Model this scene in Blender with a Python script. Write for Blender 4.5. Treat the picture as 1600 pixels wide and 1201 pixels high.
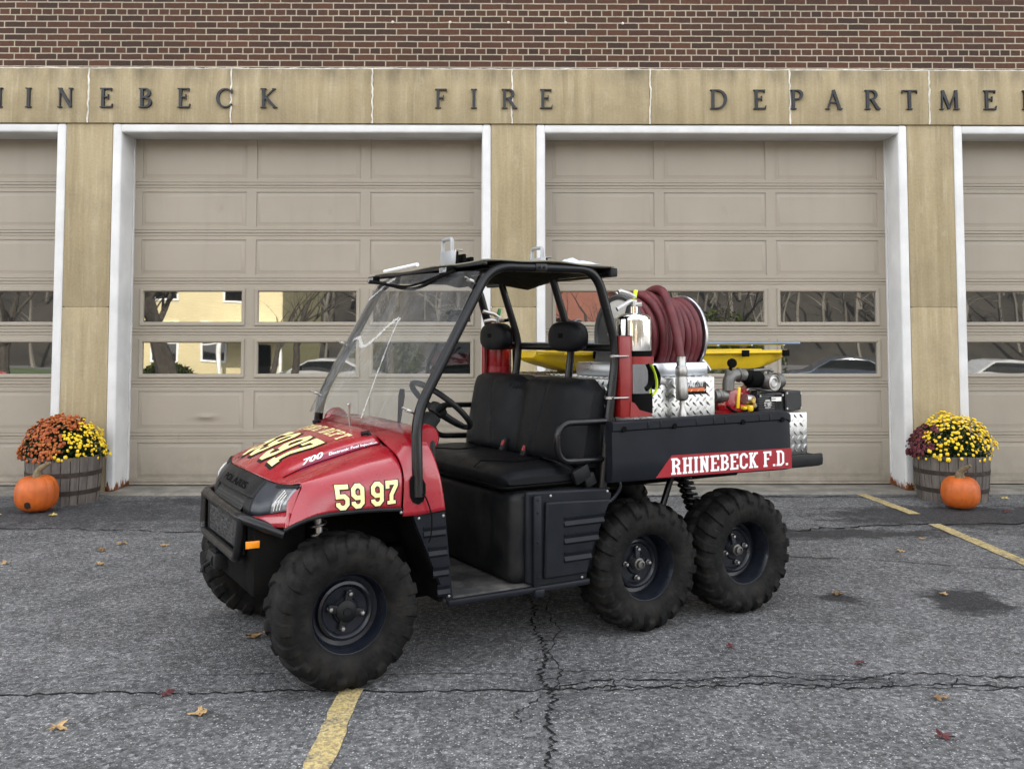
import bpy, bmesh, math, random
import numpy as np
from mathutils import Vector, Matrix
from mathutils.bvhtree import BVHTree
R = math.radians
random.seed(7)
for o in list(bpy.data.objects):
    bpy.data.objects.remove(o)
scene = bpy.context.scene
COL = scene.collection

# ------------------------------------------------------------------ camera
cam_data = bpy.data.cameras.new('camera')
cam = bpy.data.objects.new('camera', cam_data)
COL.objects.link(cam)
cam.location = (0, 0, 1.5)
cam.rotation_euler = (R(90 + 3.1), 0, R(-0.6))
cam_data.sensor_fit = 'HORIZONTAL'
cam_data.sensor_width = 36
cam_data.lens = 1480 / 1600 * 36
cam_data.shift_y = -156.5 / 1600
cam_data.clip_end = 600
scene.camera = cam

# ------------------------------------------------------------------ sky, sun, exposure
SUN_EL, SUN_ROT = R(37), R(8)
world = bpy.data.worlds.new('World')
scene.world = world
world.use_nodes = True
wn, wl = world.node_tree.nodes, world.node_tree.links
bg = wn['Background']
sky = wn.new('ShaderNodeTexSky')
sky.sky_type = 'NISHITA'
sky.sun_disc = False
sky.sun_elevation = SUN_EL
sky.sun_rotation = SUN_ROT
sky.air_density = 1.0
sky.dust_density = 2.0
hs = wn.new('ShaderNodeHueSaturation')
hs.inputs['Saturation'].default_value = 0.16
wl.new(sky.outputs[0], hs.inputs['Color'])
wl.new(hs.outputs[0], bg.inputs[0])
bg.inputs[1].default_value = 0.15
sun_data = bpy.data.lights.new('sun', 'SUN')
sun_data.energy = 4.5
sun_data.angle = R(0.5)
sun_data.color = (1, 0.93, 0.82)
sun = bpy.data.objects.new('sun', sun_data)
COL.objects.link(sun)
sun.rotation_euler = (-(math.pi / 2 - SUN_EL), 0, -SUN_ROT)
scene.view_settings.view_transform = 'Standard'
scene.view_settings.look = 'None'
scene.view_settings.exposure = 2.65
scene.view_settings.gamma = 1

# ------------------------------------------------------------------ materials
def rgb(c):
    return (c[0], c[1], c[2], 1) if not isinstance(c, (int, float)) else (c, c, c, 1)

class NT:
    def __init__(s, name):
        s.m = bpy.data.materials.new(name)
        s.m.use_nodes = True
        s.n, s.l = s.m.node_tree.nodes, s.m.node_tree.links
        s.b = s.n['Principled BSDF']
        s.tc = s.n.new('ShaderNodeTexCoord')
    def new(s, t, **kw):
        nd = s.n.new('ShaderNode' + t)
        for k, v in kw.items():
            setattr(nd, k, v)
        return nd
    def link(s, a, b):
        s.l.new(a, b)
    def set(s, **kw):
        for k, v in kw.items():
            k = k.replace('_', ' ')
            s.b.inputs[k].default_value = rgb(v) if 'Color' in k or 'Tint' in k and not isinstance(v, float) else v
    def noise(s, scale, detail=4, rough=.55, vec=None, dims='3D', dist=0):
        nd = s.new('TexNoise', noise_dimensions=dims)
        nd.inputs['Scale'].default_value = scale
        nd.inputs['Detail'].default_value = detail
        nd.inputs['Roughness'].default_value = rough
        nd.inputs['Distortion'].default_value = dist
        s.link(vec if vec is not None else s.tc.outputs['Object'], nd.inputs['Vector'])
        return nd.outputs[0]
    def voro(s, scale, vec=None, feat='F1', out='Distance', rnd=1):
        nd = s.new('TexVoronoi', feature=feat)
        nd.inputs['Scale'].default_value = scale
        nd.inputs['Randomness'].default_value = rnd
        s.link(vec if vec is not None else s.tc.outputs['Object'], nd.inputs['Vector'])
        return nd.outputs[out]
    def ramp(s, fac, stops, interp='LINEAR'):
        nd = s.new('ValToRGB')
        nd.color_ramp.interpolation = interp
        e = nd.color_ramp.elements
        while len(e) < len(stops):
            e.new(0.5)
        for el, (p, c) in zip(e, stops):
            el.position = p
            el.color = rgb(c)
        s.link(fac, nd.inputs[0])
        return nd.outputs[0]
    def mix(s, fac, a, b, mode='MIX'):
        nd = s.new('Mix', data_type='RGBA', blend_type=mode)
        for sock, v in ((nd.inputs[0], fac), (nd.inputs[6], a), (nd.inputs[7], b)):
            if hasattr(v, 'is_linked'):
                s.link(v, sock)
            else:
                sock.default_value = v if sock == nd.inputs[0] else rgb(v)
        return nd.outputs[2]
    def math(s, op, a, b=0.0, clamp=False):
        nd = s.new('Math', operation=op, use_clamp=clamp)
        for sock, v in ((nd.inputs[0], a), (nd.inputs[1], b)):
            if hasattr(v, 'is_linked'):
                s.link(v, sock)
            else:
                sock.default_value = v
        return nd.outputs[0]
    def mapping(s, scale=(1, 1, 1), loc=(0, 0, 0), rot=(0, 0, 0), src='Object'):
        nd = s.new('Mapping')
        nd.inputs['Scale'].default_value = scale
        nd.inputs['Location'].default_value = loc
        nd.inputs['Rotation'].default_value = rot
        s.link(s.tc.outputs[src], nd.inputs['Vector'])
        return nd.outputs[0]
    def bump(s, h, strength=.3, dist=.01):
        nd = s.new('Bump')
        nd.inputs['Strength'].default_value = strength
        nd.inputs['Distance'].default_value = dist
        s.link(h, nd.inputs['Height'])
        prev = s.b.inputs['Normal']
        if prev.is_linked:
            s.link(prev.links[0].from_socket, nd.inputs['Normal'])
        s.link(nd.outputs[0], s.b.inputs['Normal'])
    def color(s, c):
        s.link(c, s.b.inputs['Base Color'])
    def roughness(s, c):
        s.link(c, s.b.inputs['Roughness'])

def plain(name, col, rough=.5, metal=0, coat=0, var=.15, vscale=6, bump=0, bscale=60, dirt=None, dscale=5, damt=.5, rvar=.08, spec=.5):
    t = NT(name)
    t.set(Roughness=rough, Metallic=metal, Coat_Weight=coat, Specular_IOR_Level=spec)
    if coat:
        t.set(Coat_Roughness=.06)
    n = t.noise(vscale, 5)
    lo = [max(0, c * (1 - var)) for c in col]
    hi = [min(1, c * (1 + var)) for c in col]
    c = t.ramp(n, [(.3, lo), (.7, hi)])
    if dirt is not None:
        d = t.noise(dscale, 8, .65)
        fac = t.math('MULTIPLY', t.ramp(d, [(.42, 0.), (.72, 1.)]), damt)
        c = t.mix(fac, c, dirt)
    t.color(c)
    r = t.ramp(t.noise(vscale * 2.3, 4), [(.3, max(.02, rough - rvar)), (.7, min(1, rough + rvar))])
    t.roughness(r)
    if bump:
        t.bump(t.noise(bscale, 3), bump, .004)
    return t.m

def m_brick():
    t = NT('red_brick')
    sep = t.new('SeparateXYZ')
    t.link(t.tc.outputs['Object'], sep.inputs[0])
    cmb = t.new('CombineXYZ')
    t.link(sep.outputs['X'], cmb.inputs[0])
    t.link(sep.outputs['Z'], cmb.inputs[1])
    # slight waviness of the courses
    w = t.noise(1.3, 2)
    ad = t.new('VectorMath', operation='ADD')
    sc = t.new('VectorMath', operation='SCALE')
    sc.inputs['Scale'].default_value = .006
    nz = t.new('TexNoise')
    nz.inputs['Scale'].default_value = 9
    t.link(t.tc.outputs['Object'], nz.inputs['Vector'])
    t.link(nz.outputs['Color'], sc.inputs[0])
    t.link(cmb.outputs[0], ad.inputs[0])
    t.link(sc.outputs[0], ad.inputs[1])
    br = t.new('TexBrick')
    br.offset = .5
    br.offset_frequency = 2
    br.squash = .5
    br.squash_frequency = 6
    br.inputs['Scale'].default_value = 1
    br.inputs['Mortar Size'].default_value = .0066
    br.inputs['Mortar Smooth'].default_value = .25
    br.inputs['Bias'].default_value = 0
    br.inputs['Brick Width'].default_value = .2060
    br.inputs['Row Height'].default_value = .0633
    br.inputs['Color1'].default_value = rgb((.038, .0195, .0125))
    br.inputs['Color2'].default_value = rgb((.084, .034, .0185))
    br.inputs['Mortar'].default_value = rgb((.36, .31, .23))
    t.link(ad.outputs[0], br.inputs['Vector'])
    n1 = t.noise(30, 6, .7)
    c = t.mix(.6, br.outputs[0], t.ramp(n1, [(.3, .55), (.7, 1.35)]), 'MULTIPLY')
    n2 = t.noise(.7, 3)
    c = t.mix(.5, c, t.ramp(n2, [(.35, .7), (.65, 1.15)]), 'MULTIPLY')
    t.color(c)
    t.set(Roughness=.9)
    inv = t.math('SUBTRACT', 1.0, br.outputs['Fac'])
    t.bump(inv, .7, .006)
    t.bump(n1, .25, .004)
    return t.m

def m_stone():
    t = NT('tan_stone')
    v1 = t.mapping((9, 9, .55))
    v2 = t.mapping((26, 26, 1.6))
    streak = t.noise(1, 5, .6, v1)
    fine = t.noise(1, 4, .6, v2)
    c = t.ramp(streak, [(.25, (.250, .198, .110)), (.5, (.335, .270, .158)), (.75, (.41, .340, .215))])
    c = t.mix(t.math('MULTIPLY', t.ramp(fine, [(.55, 0.), (.8, 1.)]), .45), c, (.56, .50, .36))
    c = t.mix(t.math('MULTIPLY', t.ramp(t.noise(1.7, 6, .65), [(.48, 0.), (.75, 1.)]), .6), c, (.20, .160, .095))
    mot = t.noise(45, 6, .7)
    c = t.mix(.5, c, t.ramp(mot, [(.3, .75), (.7, 1.2)]), 'MULTIPLY')
    # soot that gathered along the top edge of the lintel course
    sep = t.new('SeparateXYZ')
    t.link(t.tc.outputs['Object'], sep.inputs[0])
    zz = t.math('MULTIPLY', t.math('SUBTRACT', sep.outputs['Z'], 3.90), 6.5, True)
    band = t.math('MULTIPLY', zz, t.ramp(t.noise(1.2, 5, .6, t.mapping((3.5, 3.5, 1))), [(.38, 0.), (.7, 1.)]), True)
    c = t.mix(t.math('MULTIPLY', band, .75), c, (.06, .05, .035))
    sp = t.ramp(t.noise(3.2, 8, .75, t.mapping((1.6, 1.6, .6), (3, 1, 2))), [(.60, 0.), (.72, 1.)])
    c = t.mix(t.math('MULTIPLY', sp, .40), c, (.56, .50, .37))
    t.color(c)
    t.set(Roughness=.88)
    t.bump(t.noise(70, 6, .7), .35, .004)
    t.bump(t.noise(5, 3), .3, .02)
    return t.m

def m_asphalt():
    t = NT('asphalt')
    big = t.noise(.55, 5, .6)
    mid = t.noise(3.2, 6, .65)
    grit = t.voro(95, out='Color')
    sepc = t.new('SeparateColor')
    t.link(grit, sepc.inputs[0])
    fine = t.noise(190, 3, .6)
    c = t.ramp(big, [(.3, (.088, .088, .089)), (.7, (.136, .136, .137))])
    c = t.mix(.85, c, t.ramp(mid, [(.3, .60), (.7, 1.30)]), 'MULTIPLY')
    c = t.mix(.85, c, t.ramp(fine, [(.3, .35), (.72, 1.75)]), 'MULTIPLY')
    mot = t.noise(34, 10, .82)
    c = t.mix(.9, c, t.ramp(mot, [(.36, .32), (.5, .94), (.64, 1.7)]), 'MULTIPLY')
    g2 = t.new('SeparateColor')
    t.link(t.voro(58, out='Color'), g2.inputs[0])
    c = t.mix(.85, c, t.ramp(g2.outputs[0], [(.0, .42), (.5, .95), (.85, 1.25), (1.0, 2.0)]), 'MULTIPLY')
    spk = t.ramp(sepc.outputs[0], [(.72, 0.), (.93, 1.)])
    spk = t.math('MULTIPLY', spk, t.ramp(t.voro(95), [(.18, 1.), (.42, 0.)]))
    c = t.mix(t.math('MULTIPLY', spk, .85), c, (.55, .55, .53))
    drk = t.ramp(sepc.outputs[1], [(.0, 1.), (.25, 0.)])
    c = t.mix(t.math('MULTIPLY', drk, .6), c, (.018, .018, .02))
    # oil and damp patches, each with a place and a ragged rim
    sep = t.new('SeparateXYZ')
    t.link(t.tc.outputs['Object'], sep.inputs[0])
    rag = t.noise(5.5, 6, .7)
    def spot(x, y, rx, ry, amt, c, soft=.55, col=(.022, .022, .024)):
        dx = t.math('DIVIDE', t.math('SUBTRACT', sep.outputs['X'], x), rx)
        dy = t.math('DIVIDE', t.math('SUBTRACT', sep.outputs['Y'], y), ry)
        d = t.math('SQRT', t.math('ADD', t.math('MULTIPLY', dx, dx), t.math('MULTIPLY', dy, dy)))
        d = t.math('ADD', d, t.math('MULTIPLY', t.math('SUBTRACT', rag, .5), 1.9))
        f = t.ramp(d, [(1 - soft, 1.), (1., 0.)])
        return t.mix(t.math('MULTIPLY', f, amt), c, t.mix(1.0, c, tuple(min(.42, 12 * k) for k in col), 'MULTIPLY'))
    c = spot(2.62, 5.42, .27, .32, .95, c, .35, (.010, .010, .011))
    c = spot(1.93, 5.50, .13, .12, .95, c, .35, (.010, .010, .011))
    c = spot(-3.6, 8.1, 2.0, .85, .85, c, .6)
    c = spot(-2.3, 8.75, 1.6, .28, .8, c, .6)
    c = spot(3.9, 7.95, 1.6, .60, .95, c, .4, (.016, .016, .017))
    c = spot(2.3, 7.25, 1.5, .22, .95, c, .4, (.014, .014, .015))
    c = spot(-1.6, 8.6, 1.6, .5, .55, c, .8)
    c = spot(.5, 3.4, .35, .25, .5, c, .9)
    c = spot(.22, 4.25, .22, .35, .5, c, .9)
    c = spot(1.6, 4.2, .8, .12, .4, c, .9)
    c = spot(-1.0, 6.6, .5, .35, .35, c, .9)
    c = spot(2.0, 3.5, .35, .2, .3, c, .9)
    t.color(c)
    t.set(Roughness=.82, Specular_IOR_Level=.45)
    t.bump(t.voro(95), .55, .006)
    t.bump(fine, .4, .004)
    t.bump(t.noise(7, 4), .35, .02)
    return t.m

def m_line_paint():
    t = NT('worn_yellow_paint')
    c = t.ramp(t.noise(14, 6, .7), [(.3, (.40, .30, .115)), (.7, (.56, .44, .19))])
    wear = t.ramp(t.noise(60, 6, .75), [(.46, 0.), (.56, 1.)])
    edge = t.ramp(t.noise(6, 5, .7), [(.50, 0.), (.66, 1.)])
    f = t.math('ADD', t.math('MULTIPLY', wear, .62), t.math('MULTIPLY', edge, .5), True)
    c = t.mix(f, c, (.09, .085, .075))
    t.color(c)
    t.set(Roughness=.85)
    t.bump(t.voro(95), .5, .006)
    return t.m

def m_door():
    t = NT('beige_door_paint')
    c = t.ramp(t.noise(1.1, 4), [(.3, (.282, .246, .192)), (.7, (.322, .282, .223))])
    st = t.noise(1, 6, .6, t.mapping((7, 7, .8)))
    c = t.mix(t.math('MULTIPLY', t.ramp(st, [(.55, 0.), (.85, 1.)]), .28), c, (.20, .18, .15))
    sep = t.new('SeparateXYZ')
    t.link(t.tc.outputs['Object'], sep.inputs[0])
    low = t.math('SUBTRACT', 1.0, t.math('MULTIPLY', sep.outputs['Z'], 2.2), True)
    c = t.mix(t.math('MULTIPLY', t.math('MULTIPLY', low, t.ramp(t.noise(6, 7, .7), [(.35, 0.), (.65, 1.)])), .55), c, (.12, .105, .085))
    mk = t.ramp(t.noise(1.7, 9, .72, t.mapping((2.2, 2.2, 1), (5, 2, 8))), [(.66, 0.), (.74, 1.)])
    c = t.mix(t.math('MULTIPLY', mk, .28), c, (.15, .13, .11))
    t.color(c)
    t.set(Roughness=.5)
    t.bump(t.noise(160, 2), .06, .002)
    t.bump(t.noise(2.0, 2), .12, .03)
    return t.m

def m_white_trim():
    t = NT('white_trim_paint')
    c = t.ramp(t.noise(3, 4), [(.3, (.54, .535, .525)), (.7, (.67, .665, .65))])
    sep = t.new('SeparateXYZ')
    t.link(t.tc.outputs['Object'], sep.inputs[0])
    # rust creeping up the bottoms of the jambs
    nz = t.noise(11, 6, .7, t.mapping((2.2, 2.2, .5)))
    lim = t.math('ADD', t.math('MULTIPLY', nz, .42), -.13)
    f = t.math('GREATER_THAN', lim, sep.outputs['Z'])
    rust = t.ramp(t.noise(30, 5), [(.3, (.06, .018, .008)), (.6, (.22, .07, .02)), (.8, (.38, .16, .06))])
    c = t.mix(f, c, rust)
    f2 = t.ramp(t.noise(5, 8, .75, t.mapping((3, 3, .7))), [(.70, 0.), (.74, 1.)])
    low = t.math('SUBTRACT', 1.0, t.math('MULTIPLY', sep.outputs['Z'], .55), True)
    c = t.mix(t.math('MULTIPLY', t.math('MULTIPLY', f2, low), .8), c, (.12, .11, .10))
    t.color(c)
    t.set(Roughness=.42)
    t.bump(t.noise(18, 4), .12, .006)
    return t.m

def m_glass_dark():
    t = NT('window_glass')
    t.set(Base_Color=(.008, .009, .009), Roughness=.012, IOR=2.25)
    t.bump(t.noise(2.0, 1), .016, .05)
    return t.m

def m_windshield():
    t = NT('scuffed_clear_plastic')
    nt = t.m.node_tree
    out = t.n['Material Output']
    tr = t.new('BsdfTransparent')
    tr.inputs[0].default_value = (.93, .95, .95, 1)
    gl = t.new('BsdfGlossy')
    gl.inputs['Roughness'].default_value = .06
    df = t.new('BsdfDiffuse')
    df.inputs[0].default_value = (.55, .58, .60, 1)
    fr = t.new('Fresnel')
    fr.inputs[0].default_value = 1.45
    scr = t.noise(1, 8, .7, t.mapping((3, 9, 3), rot=(.4, .2, .7)))
    haze = t.ramp(scr, [(.35, .03), (.75, .14)])
    m1 = t.new('MixShader')
    t.link(haze, m1.inputs[0])
    t.link(tr.outputs[0], m1.inputs[1])
    t.link(df.outputs[0], m1.inputs[2])
    m2 = t.new('MixShader')
    t.link(fr.outputs[0], m2.inputs[0])
    t.link(m1.outputs[0], m2.inputs[1])
    t.link(gl.outputs[0], m2.inputs[2])
    bp = t.new('Bump')
    bp.inputs['Strength'].default_value = .25
    bp.inputs['Distance'].default_value = .03
    t.link(t.noise(3.0, 3), bp.inputs['Height'])
    t.link(bp.outputs[0], gl.inputs['Normal'])
    t.link(m2.outputs[0], out.inputs[0])
    return t.m

def m_wood(name, a, b, rough=.85):
    t = NT(name)
    v = t.mapping((22, 22, 2.0))
    n = t.noise(1, 6, .65, v)
    c = t.ramp(n, [(.25, a), (.75, b)])
    c = t.mix(.5, c, t.ramp(t.noise(3, 4), [(.3, .65), (.7, 1.25)]), 'MULTIPLY')
    t.color(c)
    t.set(Roughness=rough)
    t.bump(n, .5, .006)
    return t.m

def m_foliage(name, a, b):
    t = NT(name)
    c = t.ramp(t.noise(9, 3), [(.3, a), (.7, b)])
    t.color(c)
    t.set(Roughness=.85, Specular_IOR_Level=.12)
    return t.m

def m_siding(name, a, pitch):
    t = NT(name)
    sep = t.new('SeparateXYZ')
    t.link(t.tc.outputs['Object'], sep.inputs[0])
    fr = t.math('FRACT', t.math('DIVIDE', sep.outputs['Z'], pitch))
    c = t.ramp(t.noise(2, 4), [(.3, [x * .9 for x in a]), (.7, a)])
    t.color(c)
    t.set(Roughness=.7)
    t.bump(fr, 1, .04)
    return t.m

M = {}
M['brick'] = m_brick()
M['stone'] = m_stone()
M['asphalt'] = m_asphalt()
M['line'] = m_line_paint()
M['door'] = m_door()
M['trim'] = m_white_trim()
M['pane'] = m_glass_dark()
M['shield'] = m_windshield()
M['concrete'] = plain('sill_concrete', (.20, .185, .155), .9, var=.3, vscale=5, bump=.4, dirt=(.08, .075, .065), dscale=4, damt=.7)
M['sealant'] = plain('white_sealant', (.60, .57, .50), .7, var=.3, vscale=12)
M['bronze'] = plain('dark_bronze', (.022, .024, .027), .5, .3, var=.3)
M['crack'] = plain('crack_dirt', (.012, .012, .012), .95, spec=0.1)
M['red'] = plain('red_plastic', (.280, .0038, .0125), .28, 0, .6, var=.10, vscale=4, bump=.03, bscale=25, dirt=(.31, .03, .045), dscale=6, damt=.35)
M['tube'] = plain('black_tube_paint', (.0035, .0035, .0042), .34, 0, .15, var=.3, bump=.04, spec=0.28)
M['plastic'] = plain('black_plastic', (.0055, .006, .007), .5, var=.3, bump=.12, bscale=160, dirt=(.05, .047, .042), dscale=7, damt=.3, spec=0.22)
M['charcoal'] = plain('charcoal_plastic', (.0085, .010, .0135), .42, var=.2, bump=.05, bscale=200, dirt=(.022, .022, .022), dscale=5, damt=.25, spec=0.16)
M['slate'] = plain('slate_plastic', (.024, .028, .036), .38, var=.15, bump=.05, bscale=200, spec=0.4)
M['under'] = plain('grimy_underside', (.004, .004, .004), .8, dirt=(.015, .013, .010), dscale=9, damt=.5, spec=0.08)
M['floor'] = plain('dusty_floor_plastic', (.028, .028, .028), .75, var=.4, dirt=(.11, .105, .095), dscale=8, damt=.8, spec=0.2)
M['tyre'] = plain('dirty_rubber', (.0058, .0058, .0058), .72, var=.3, vscale=12, bump=.3, bscale=90, dirt=(.021, .0185, .0155), dscale=12, damt=.75, spec=0.15)
M['rim'] = plain('black_rim_paint', (.004, .0058, .0105), .32, 0, .12, var=.3, dirt=(.03, .027, .024), dscale=10, damt=.25, spec=0.3)
M['vinyl'] = plain('black_vinyl', (.0062, .0066, .0078), .46, var=.15, bump=.18, bscale=260, spec=0.14)
M['dark'] = plain('matte_black', (.003, .003, .003), .8, spec=0.08)
M['chrome'] = plain('polished_steel', (.74, .73, .71), .10, 1, var=.06, bump=.02, bscale=12, rvar=.04)
M['steel'] = plain('dull_steel', (.42, .41, .39), .42, 1, var=.2, rvar=.12)
M['alu'] = plain('brushed_aluminium', (.62, .64, .67), .34, 1, var=.1, rvar=.1)
M['plate'] = plain('diamond_plate', (.50, .495, .475), .33, 1, var=.12, vscale=15, rvar=.1)
M['castiron'] = plain('grey_casting', (.17, .165, .155), .5, .8, var=.3, bump=.2, bscale=120)
M['bracket'] = plain('red_bracket_paint', (.21, .010, .009), .45, var=.15)
M['extred'] = plain('extinguisher_red', (.27, .004, .008), .22, 0, .5, var=.05)
M['hose'] = plain('maroon_hose_rubber', (.095, .0075, .0115), .55, var=.3, vscale=14, bump=.3, bscale=180, dirt=(.14, .036, .038), dscale=12, damt=.35)
M['disc'] = plain('grey_reel_disc', (.075, .075, .075), .45, .4, var=.2)
M['yellow'] = plain('yellow_plastic', (.70, .47, .006), .38, var=.1, dirt=(.42, .28, .02), dscale=4, damt=.4)
M['lime'] = plain('lime_webbing', (.62, .80, .03), .6)
M['orange'] = plain('orange_strap', (.55, .12, .02), .6)
M['amber'] = plain('amber_reflector', (.85, .28, .01), .2, coat=.5)
M['white'] = plain('white_decal', (.80, .80, .79), .45, var=.04)
M['cream'] = plain('cream_decal', (.86, .73, .34), .4, var=.06, vscale=40)
M['black'] = plain('black_decal', (.008, .008, .008), .4, spec=0.2)
M['stripe'] = plain('red_decal', (.27, .0045, .012), .35, coat=.2, var=.05)
M['purple'] = plain('painted_magenta_reflection', (.19, .004, .030), .32)  # colour of the reflection painted on the hood
M['lens'] = plain('headlight_lens', (.22, .23, .24), .12, .3, .8, var=.3, vscale=40)
M['paper'] = plain('pale_film', (.55, .62, .70), .4, bump=.5, bscale=30)
M['label'] = plain('label_paper', (.70, .68, .63), .5)
M['green'] = plain('green_tag', (.02, .22, .06), .5)
M['wood'] = m_wood('weathered_oak', (.045, .038, .032), (.17, .145, .125))
M['hoop'] = plain('rusted_hoop', (.040, .028, .022), .75, .3, var=.4, vscale=20, bump=.3)
M['soil'] = plain('potting_soil', (.012, .009, .007), .95)
M['leafgreen'] = m_foliage('mum_leaf', (.010, .022, .008), (.030, .055, .018))
def m_bloom(name, cols):
    t = NT(name)
    nd = t.new('TexWhiteNoise', noise_dimensions='3D')
    v = t.new('Vector' + 'Math', operation='SNAP')
    v.inputs[1].default_value = (.03, .03, .03)
    t.link(t.tc.outputs['Object'], v.inputs[0])
    t.link(v.outputs[0], nd.inputs[0])
    n = len(cols)
    t.color(t.ramp(nd.outputs[0], [(i / max(1, n - 1), c) for i, c in enumerate(cols)]))
    t.set(Roughness=.7)
    return t.m
M['bloom_orange'] = m_bloom('rust_bloom', [(.20, .032, .006), (.34, .075, .012), (.44, .13, .022), (.27, .045, .008)])
M['bloom_yellow'] = m_bloom('yellow_bloom', [(.72, .46, .008), (.80, .58, .02), (.66, .38, .006)])
M['bloom_maroon'] = m_bloom('maroon_bloom', [(.045, .004, .008), (.085, .008, .016), (.12, .012, .02)])
M['pumpkin'] = plain('pumpkin_skin', (.46, .098, .009), .5, var=.25, vscale=9, bump=.3, bscale=22, dirt=(.30, .05, .006), dscale=6, damt=.6)
M['stem'] = plain('pumpkin_stem', (.17, .13, .07), .8, var=.4, vscale=30, bump=.5)
M['rot'] = plain('rotten_patch', (.02, .012, .006), .85)
M['bark'] = plain('tree_bark', (.045, .038, .030), .95, var=.4, vscale=9, bump=.6, bscale=14)

# ------------------------------------------------------------------ mesh helper
def vec(*a):
    return Vector(a)

def frame(d):
    d = Vector(d).normalized()
    a = Vector((0, 0, 1)) if abs(d.z) < .95 else Vector((1, 0, 0))
    u = a.cross(d).normalized()
    return u, d.cross(u).normalized(), d

def fillet(pts, r, n=5):
    pts = [Vector(p) for p in pts]
    out = [pts[0]]
    for i in range(1, len(pts) - 1):
        a, b, c = pts[i - 1], pts[i], pts[i + 1]
        d1, d2 = (a - b), (c - b)
        k = min(r, d1.length * .48, d2.length * .48)
        p, q = b + d1.normalized() * k, b + d2.normalized() * k
        for j in range(n + 1):
            s = j / n
            out.append(p * (1 - s) ** 2 + b * 2 * s * (1 - s) + q * s * s)
    out.append(pts[-1])
    return out

def catmull(pts, n=6, closed=False):
    P = [Vector(p) for p in pts]
    out = []
    m = len(P)
    rng = range(m if closed else m - 1)
    for i in rng:
        if closed:
            a, b, c, d = P[(i - 1) % m], P[i], P[(i + 1) % m], P[(i + 2) % m]
        else:
            a, b, c, d = P[max(i - 1, 0)], P[i], P[i + 1], P[min(i + 2, m - 1)]
        for j in range(n):
            s = j / n
            out.append(.5 * ((2 * b) + (c - a) * s + (2 * a - 5 * b + 4 * c - d) * s * s + (3 * b - a - 3 * c + d) * s ** 3))
    if not closed:
        out.append(P[-1])
    return out

def cr_rows(rows, nu, nv):
    a = [catmull(r, nu) for r in rows]
    cols = list(zip(*a))
    b = [catmull(c, nv) for c in cols]
    return [list(x) for x in zip(*b)]

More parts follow.
